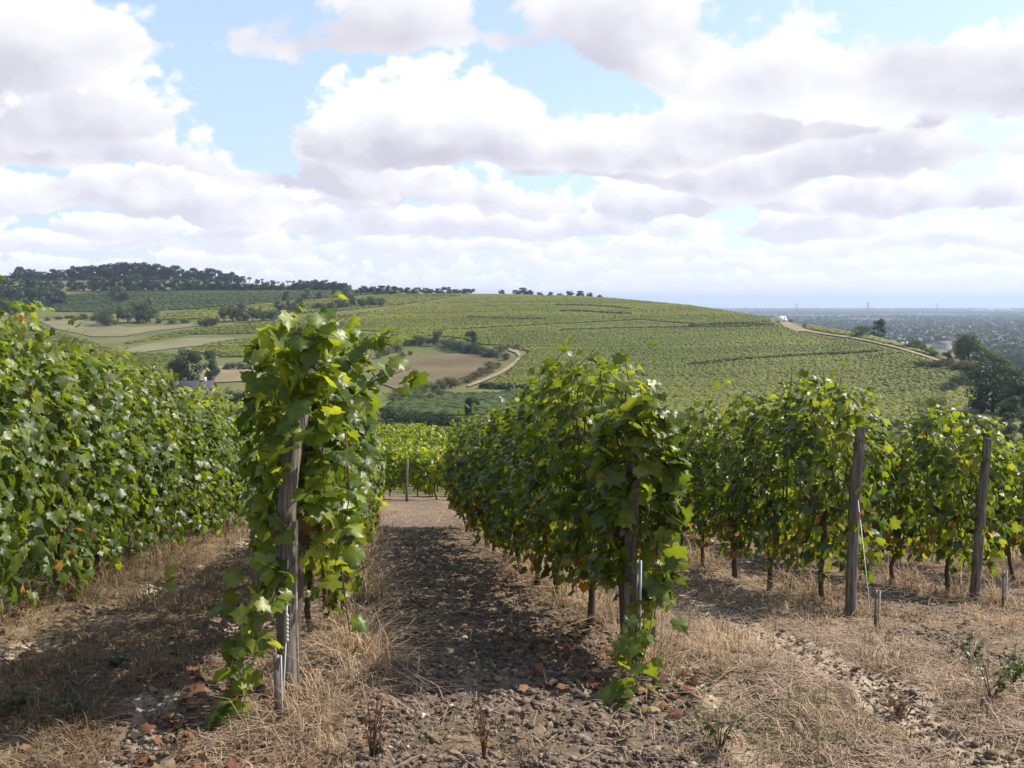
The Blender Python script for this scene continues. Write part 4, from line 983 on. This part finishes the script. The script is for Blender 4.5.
# ------------------------------------------------------------------ ground cover: straw, clods, fallen leaves, weeds
def frame_pts(n, y0, y1, g, xm=.62):
    Y = np.exp(g.uniform(math.log(y0), math.log(y1), n)); X = g.uniform(-xm, xm, n) * Y
    return X, Y
def straw():
    g = np.random.default_rng(31)
    X, Y = frame_pts(620000, 2.7, 20, g)
    st, so, ft = zones(X, Y); pat = fbm(X + 5, Y, 1.6, 3); pat2 = fbm(X - 9, Y + 3, 5., 2)
    dens = np.clip(sstep(st, .2, .9) * .6 + ft * .9 + .012, 0, 1.2) * sstep(pat * .55 + pat2 * .45, .40, .62) * np.where(Y > 16.5, .5, 1)
    k = g.random(len(X)) < dens * .62; X = X[k]; Y = Y[k]; ft = ft[k]; pat = pat[k]; pat2 = pat2[k]; n = len(X)
    Z = ground_z(X, Y)
    h = g.gamma(3, .015, n) * (1 + 1.6 * np.clip(ft, 0, 1)) * np.where(Y < 4.2, .7, 1) * (.25 + 1.5 * sstep(pat2 * .5 + pat * .5, .38, .62)); h = np.clip(h, .015, .36)
    lie = g.uniform(.2, 2.2, n) * np.where(g.random(n) < .45, 1.5, .7); a = g.uniform(0, 6.28, n) + 0
    dx, dy = np.cos(a), np.sin(a); w = np.clip(.0008 + .00025 * Y, .0013, .005) * g.uniform(.7, 1.5, n)
    px_, py_ = -dy * w, dx * w
    mid = np.stack([X + dx * h * lie * .3, Y + dy * h * lie * .3, Z + h * .6 / (1 + .3 * lie)], -1); tp = np.stack([X + dx * h * lie, Y + dy * h * lie, Z + h / (1 + .75 * lie)], -1)
    b = np.stack([X, Y, Z - .01], -1); sd_ = np.stack([px_, py_, np.zeros(n)], -1)
    V = np.stack([b - sd_, b + sd_, mid + sd_ * .8, mid - sd_ * .8, tp], 1)
    i = np.arange(n)[:, None] * 5
    tone = np.clip(g.normal(.5 + (pat - .5) * 1.4, .25, n), 0, 1)[:, None]
    C = np.array([.165, .115, .058]) * (1 - tone) + np.array([.51, .38, .195]) * tone
    left = (lane(X, Y) < -1.2)[:, None]; C = np.where(left, C * np.array([.62, .58, .50]), C)  # brown grass of the left lane, darkened further to paint in its shade
    gr = (g.random(n) < .05 + .3 * ((X > .5) & (Y < 4.4)) * (fbm(X + 7, Y, 1.2, 2) > .48) + .16 * (fbm(X + 70, Y, .7, 2) > .6))[:, None]; C = np.where(gr, np.array([.10, .12, .04]), C)
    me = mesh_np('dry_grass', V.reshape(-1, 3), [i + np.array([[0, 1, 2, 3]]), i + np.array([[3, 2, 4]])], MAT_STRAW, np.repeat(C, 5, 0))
    X, Y = frame_pts(300000, 2.7, 19, g); st, so, ft = zones(X, Y)
    k = g.random(len(X)) < np.clip(sstep(st, .45, 1.0) * .38 + .012, 0, 1); X = X[k]; Y = Y[k]; n2 = len(X); Z = ground_z(X, Y)
    l = g.uniform(.02, .085, n2); a = g.uniform(0, 6.28, n2); w = np.clip(.0008 + .00024 * Y, .0013, .005) * g.uniform(.7, 1.5, n2)
    d = np.stack([np.cos(a) * l, np.sin(a) * l, g.normal(0, .12, n2) * l], -1); q = np.stack([-np.sin(a) * w, np.cos(a) * w, np.zeros(n2)], -1)
    c = np.stack([X, Y, Z + g.uniform(.003, .022, n2)], -1)
    V2 = np.stack([c - d - q, c - d + q, c + d + q, c + d - q], 1)
    t2 = g.random(n2)[:, None]; C2 = np.array([.13, .092, .052]) * (1 - t2) + np.array([.49, .375, .21]) * t2
    C2 = np.where((lane(X, Y) < -1.2)[:, None], C2 * np.array([.66, .62, .55]), C2)  # same painted shade on the flat thatch of the left lane
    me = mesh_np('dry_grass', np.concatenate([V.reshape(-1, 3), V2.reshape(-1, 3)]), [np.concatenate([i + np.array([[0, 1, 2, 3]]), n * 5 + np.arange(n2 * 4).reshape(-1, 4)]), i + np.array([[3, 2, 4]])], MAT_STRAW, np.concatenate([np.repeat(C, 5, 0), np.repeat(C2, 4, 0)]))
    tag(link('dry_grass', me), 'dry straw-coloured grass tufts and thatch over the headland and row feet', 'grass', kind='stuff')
straw()
_t = (1 + 5 ** .5) / 2
ICO = np.array([(-1, _t, 0), (1, _t, 0), (-1, -_t, 0), (1, -_t, 0), (0, -1, _t), (0, 1, _t), (0, -1, -_t), (0, 1, -_t), (_t, 0, -1), (_t, 0, 1), (-_t, 0, -1), (-_t, 0, 1)]) / 1.9
ICF = np.array([(0, 11, 5), (0, 5, 1), (0, 1, 7), (0, 7, 10), (0, 10, 11), (1, 5, 9), (5, 11, 4), (11, 10, 2), (10, 7, 6), (7, 1, 8), (3, 9, 4), (3, 4, 2), (3, 2, 6), (3, 6, 8), (3, 8, 9), (4, 9, 5), (2, 4, 11), (6, 2, 10), (8, 6, 7), (9, 8, 1)])
def clods():
    g = np.random.default_rng(32)
    X, Y = frame_pts(120000, 2.8, 15, g); st, so, ft = zones(X, Y)
    k = g.random(len(X)) < sstep(so, .35, .8) * .8 + .03; X = X[k]; Y = Y[k]; n = len(X)
    s = np.clip(g.lognormal(math.log(.0062), .55, n), .003, .018)
    V = ICO[None] * s[:, None, None] * g.uniform(.65, 1.35, (n, 1, 3)) * (1 + .36 * g.normal(size=(n, 12, 1)))
    V[..., 2] *= .6
    a = g.uniform(0, 6.28, n)[:, None]; ca, sa = np.cos(a), np.sin(a)
    V = np.stack([V[..., 0]*ca - V[..., 1]*sa + X[:, None], V[..., 0]*sa + V[..., 1]*ca + Y[:, None], V[..., 2] + (ground_z(X, Y) + s * .25)[:, None]], -1)
    t = g.random(n)[:, None]; C = np.array([.115, .084, .06]) * (1 - t) + np.array([.27, .21, .16]) * t
    C = np.where((g.random(n) < .02)[:, None], np.array([.48, .43, .37]), C)
    me = mesh_np('clods', V.reshape(-1, 3), [(ICF[None] + (np.arange(n) * 12)[:, None, None]).reshape(-1, 3)], MAT_CLOD, np.repeat(C, 12, 0))
    tag(link('soil_clods', me), 'greyish brown clods and pale stones strewn over the tilled strips', 'clods', kind='stuff')
clods()
def litter():
    g = np.random.default_rng(33)
    X, Y = frame_pts(16000, 2.9, 17, g); s = lane(X, Y); ft = sum(np.exp(-((s - v[0] + .25) / .34) ** 2) for v in ROWS.values())
    pat = fbm(X + 31, Y, 1.3, 3)
    k = (g.random(len(X)) < (.12 + .6 * ft * (s < .9)) * sstep(pat, .42, .62)) & (Y > head(s) - .6); X = X[k]; Y = Y[k]; n = len(X)
    P = np.c_[X, Y, ground_z(X, Y) + .012 + .012 * g.random(n)]
    Nn = np.c_[g.normal(0, .5, n), g.normal(0, .5, n), np.ones(n)]; tip = np.c_[g.normal(size=n), g.normal(size=n), np.zeros(n)]
    pal = np.array([(.17, .085, .045), (.22, .13, .065), (.15, .09, .055), (.25, .17, .09), (.15, .065, .045), (.24, .18, .12)])
    V, Fq, C = leaf_mesh(P, Nn, tip, g.uniform(.03, .068, n), True, pal[g.integers(0, 6, n)], g)
    tag(link('leaf_litter', mesh_np('leaf_litter', V, [Fq], MAT_DEAD, C)), 'rusty fallen vine leaves scattered along the rows', 'fallen leaves', kind='stuff')
litter()
def weed(px, py, h, label, tone, spread=.5, nl=26, dry=False):
    X, Y, Z = hit(px, py); Z = gz(X, Y); g = np.random.default_rng(int(px * 7 + py))
    o = tag(empty('weed', (X, Y, Z)), label, 'weed'); mb = MB(); P, T = [], []
    for k in range(7):
        a = g.uniform(0, 6.28); l = h * g.uniform(.6, 1.1); e = np.array([math.cos(a) * l * spread, math.sin(a) * l * spread, l])
        pts = [np.array([0, 0, -.02]), e * [.4, .4, .55], e]; mb.tube(pts, [.003, .0025, .0012], 5, (.10, .085, .04) if not dry else (.13, .075, .05))
        for u in np.linspace(.35, 1, nl // 5 + 2): P.append(e * [u * .9, u * .9, u] + g.normal(0, .008, 3)); T.append([math.cos(a) + g.normal(0, .8), math.sin(a) + g.normal(0, .8), g.normal(.2, .4)])
    mb.build('stems', MAT_BARK, o); P = np.array(P); n = len(P)
    V, Fq, C = leaf_mesh(P, np.c_[g.normal(0, .4, n), g.normal(0, .4, n), np.ones(n)], np.array(T), g.uniform(.014, .034, n) * (.6 if dry else 1), False, np.array(tone) * g.uniform(.7, 1.3, (n, 1)), g)
    link('leaves', mesh_np('leaves', V, [Fq], MAT_LEAF, C), o)
weed(992, 705, .2, 'green weed at the right bottom edge of the headland', (.07, .10, .03))
weed(1012, 690, .18, 'green weed cut by the right picture edge on the headland', (.08, .12, .03))
weed(970, 668, .14, 'small dark weed in the straw left of the green ones', (.06, .07, .03))
weed(8, 722, .13, 'dark green weed tuft in shade at the bottom left edge', (.045, .075, .025), .8, 40)
weed(75, 722, .09, 'small greyish weed in the shaded straw at the left', (.06, .085, .035), .8)
weed(118, 668, .07, 'tiny grey-green weed in the left grass strip', (.07, .095, .045), .8)
weed(372, 758, .22, 'dry brown dock stalks at the bottom centre left', (.10, .045, .03), .25, 40, True)
weed(484, 762, .2, 'dry brown stalks at the bottom centre', (.11, .055, .035), .2, 30, True)
weed(720, 748, .16, 'low grey-green weed in the bottom straw right of centre', (.07, .08, .04), .7)
weed(905, 715, .10, 'rusty low weed in the straw by the wheel track', (.13, .07, .04), .9)

# ------------------------------------------------------------------ air
def haze():
    me = bpy.data.meshes.new('haze'); mb = MB(); mb.box((2000, 6000, 17), (24000, 13400, 142)); me = mb.mesh('haze', None)
    m = bpy.data.materials.new('air'); m.use_nodes = True; nt = m.node_tree; nt.nodes.clear()
    out = nt.nodes.new('ShaderNodeOutputMaterial'); v = nt.nodes.new('ShaderNodeVolumePrincipled')
    v.inputs['Color'].default_value = (.62, .76, 1.0, 1); v.inputs['Density'].default_value = 1.6e-4; v.inputs['Anisotropy'].default_value = .2
    nt.links.new(v.outputs[0], out.inputs['Volume']); me.materials.append(m)
    tag(link('haze', me), 'thin bluish air between the camera and the horizon', 'haze', kind='stuff')
haze()
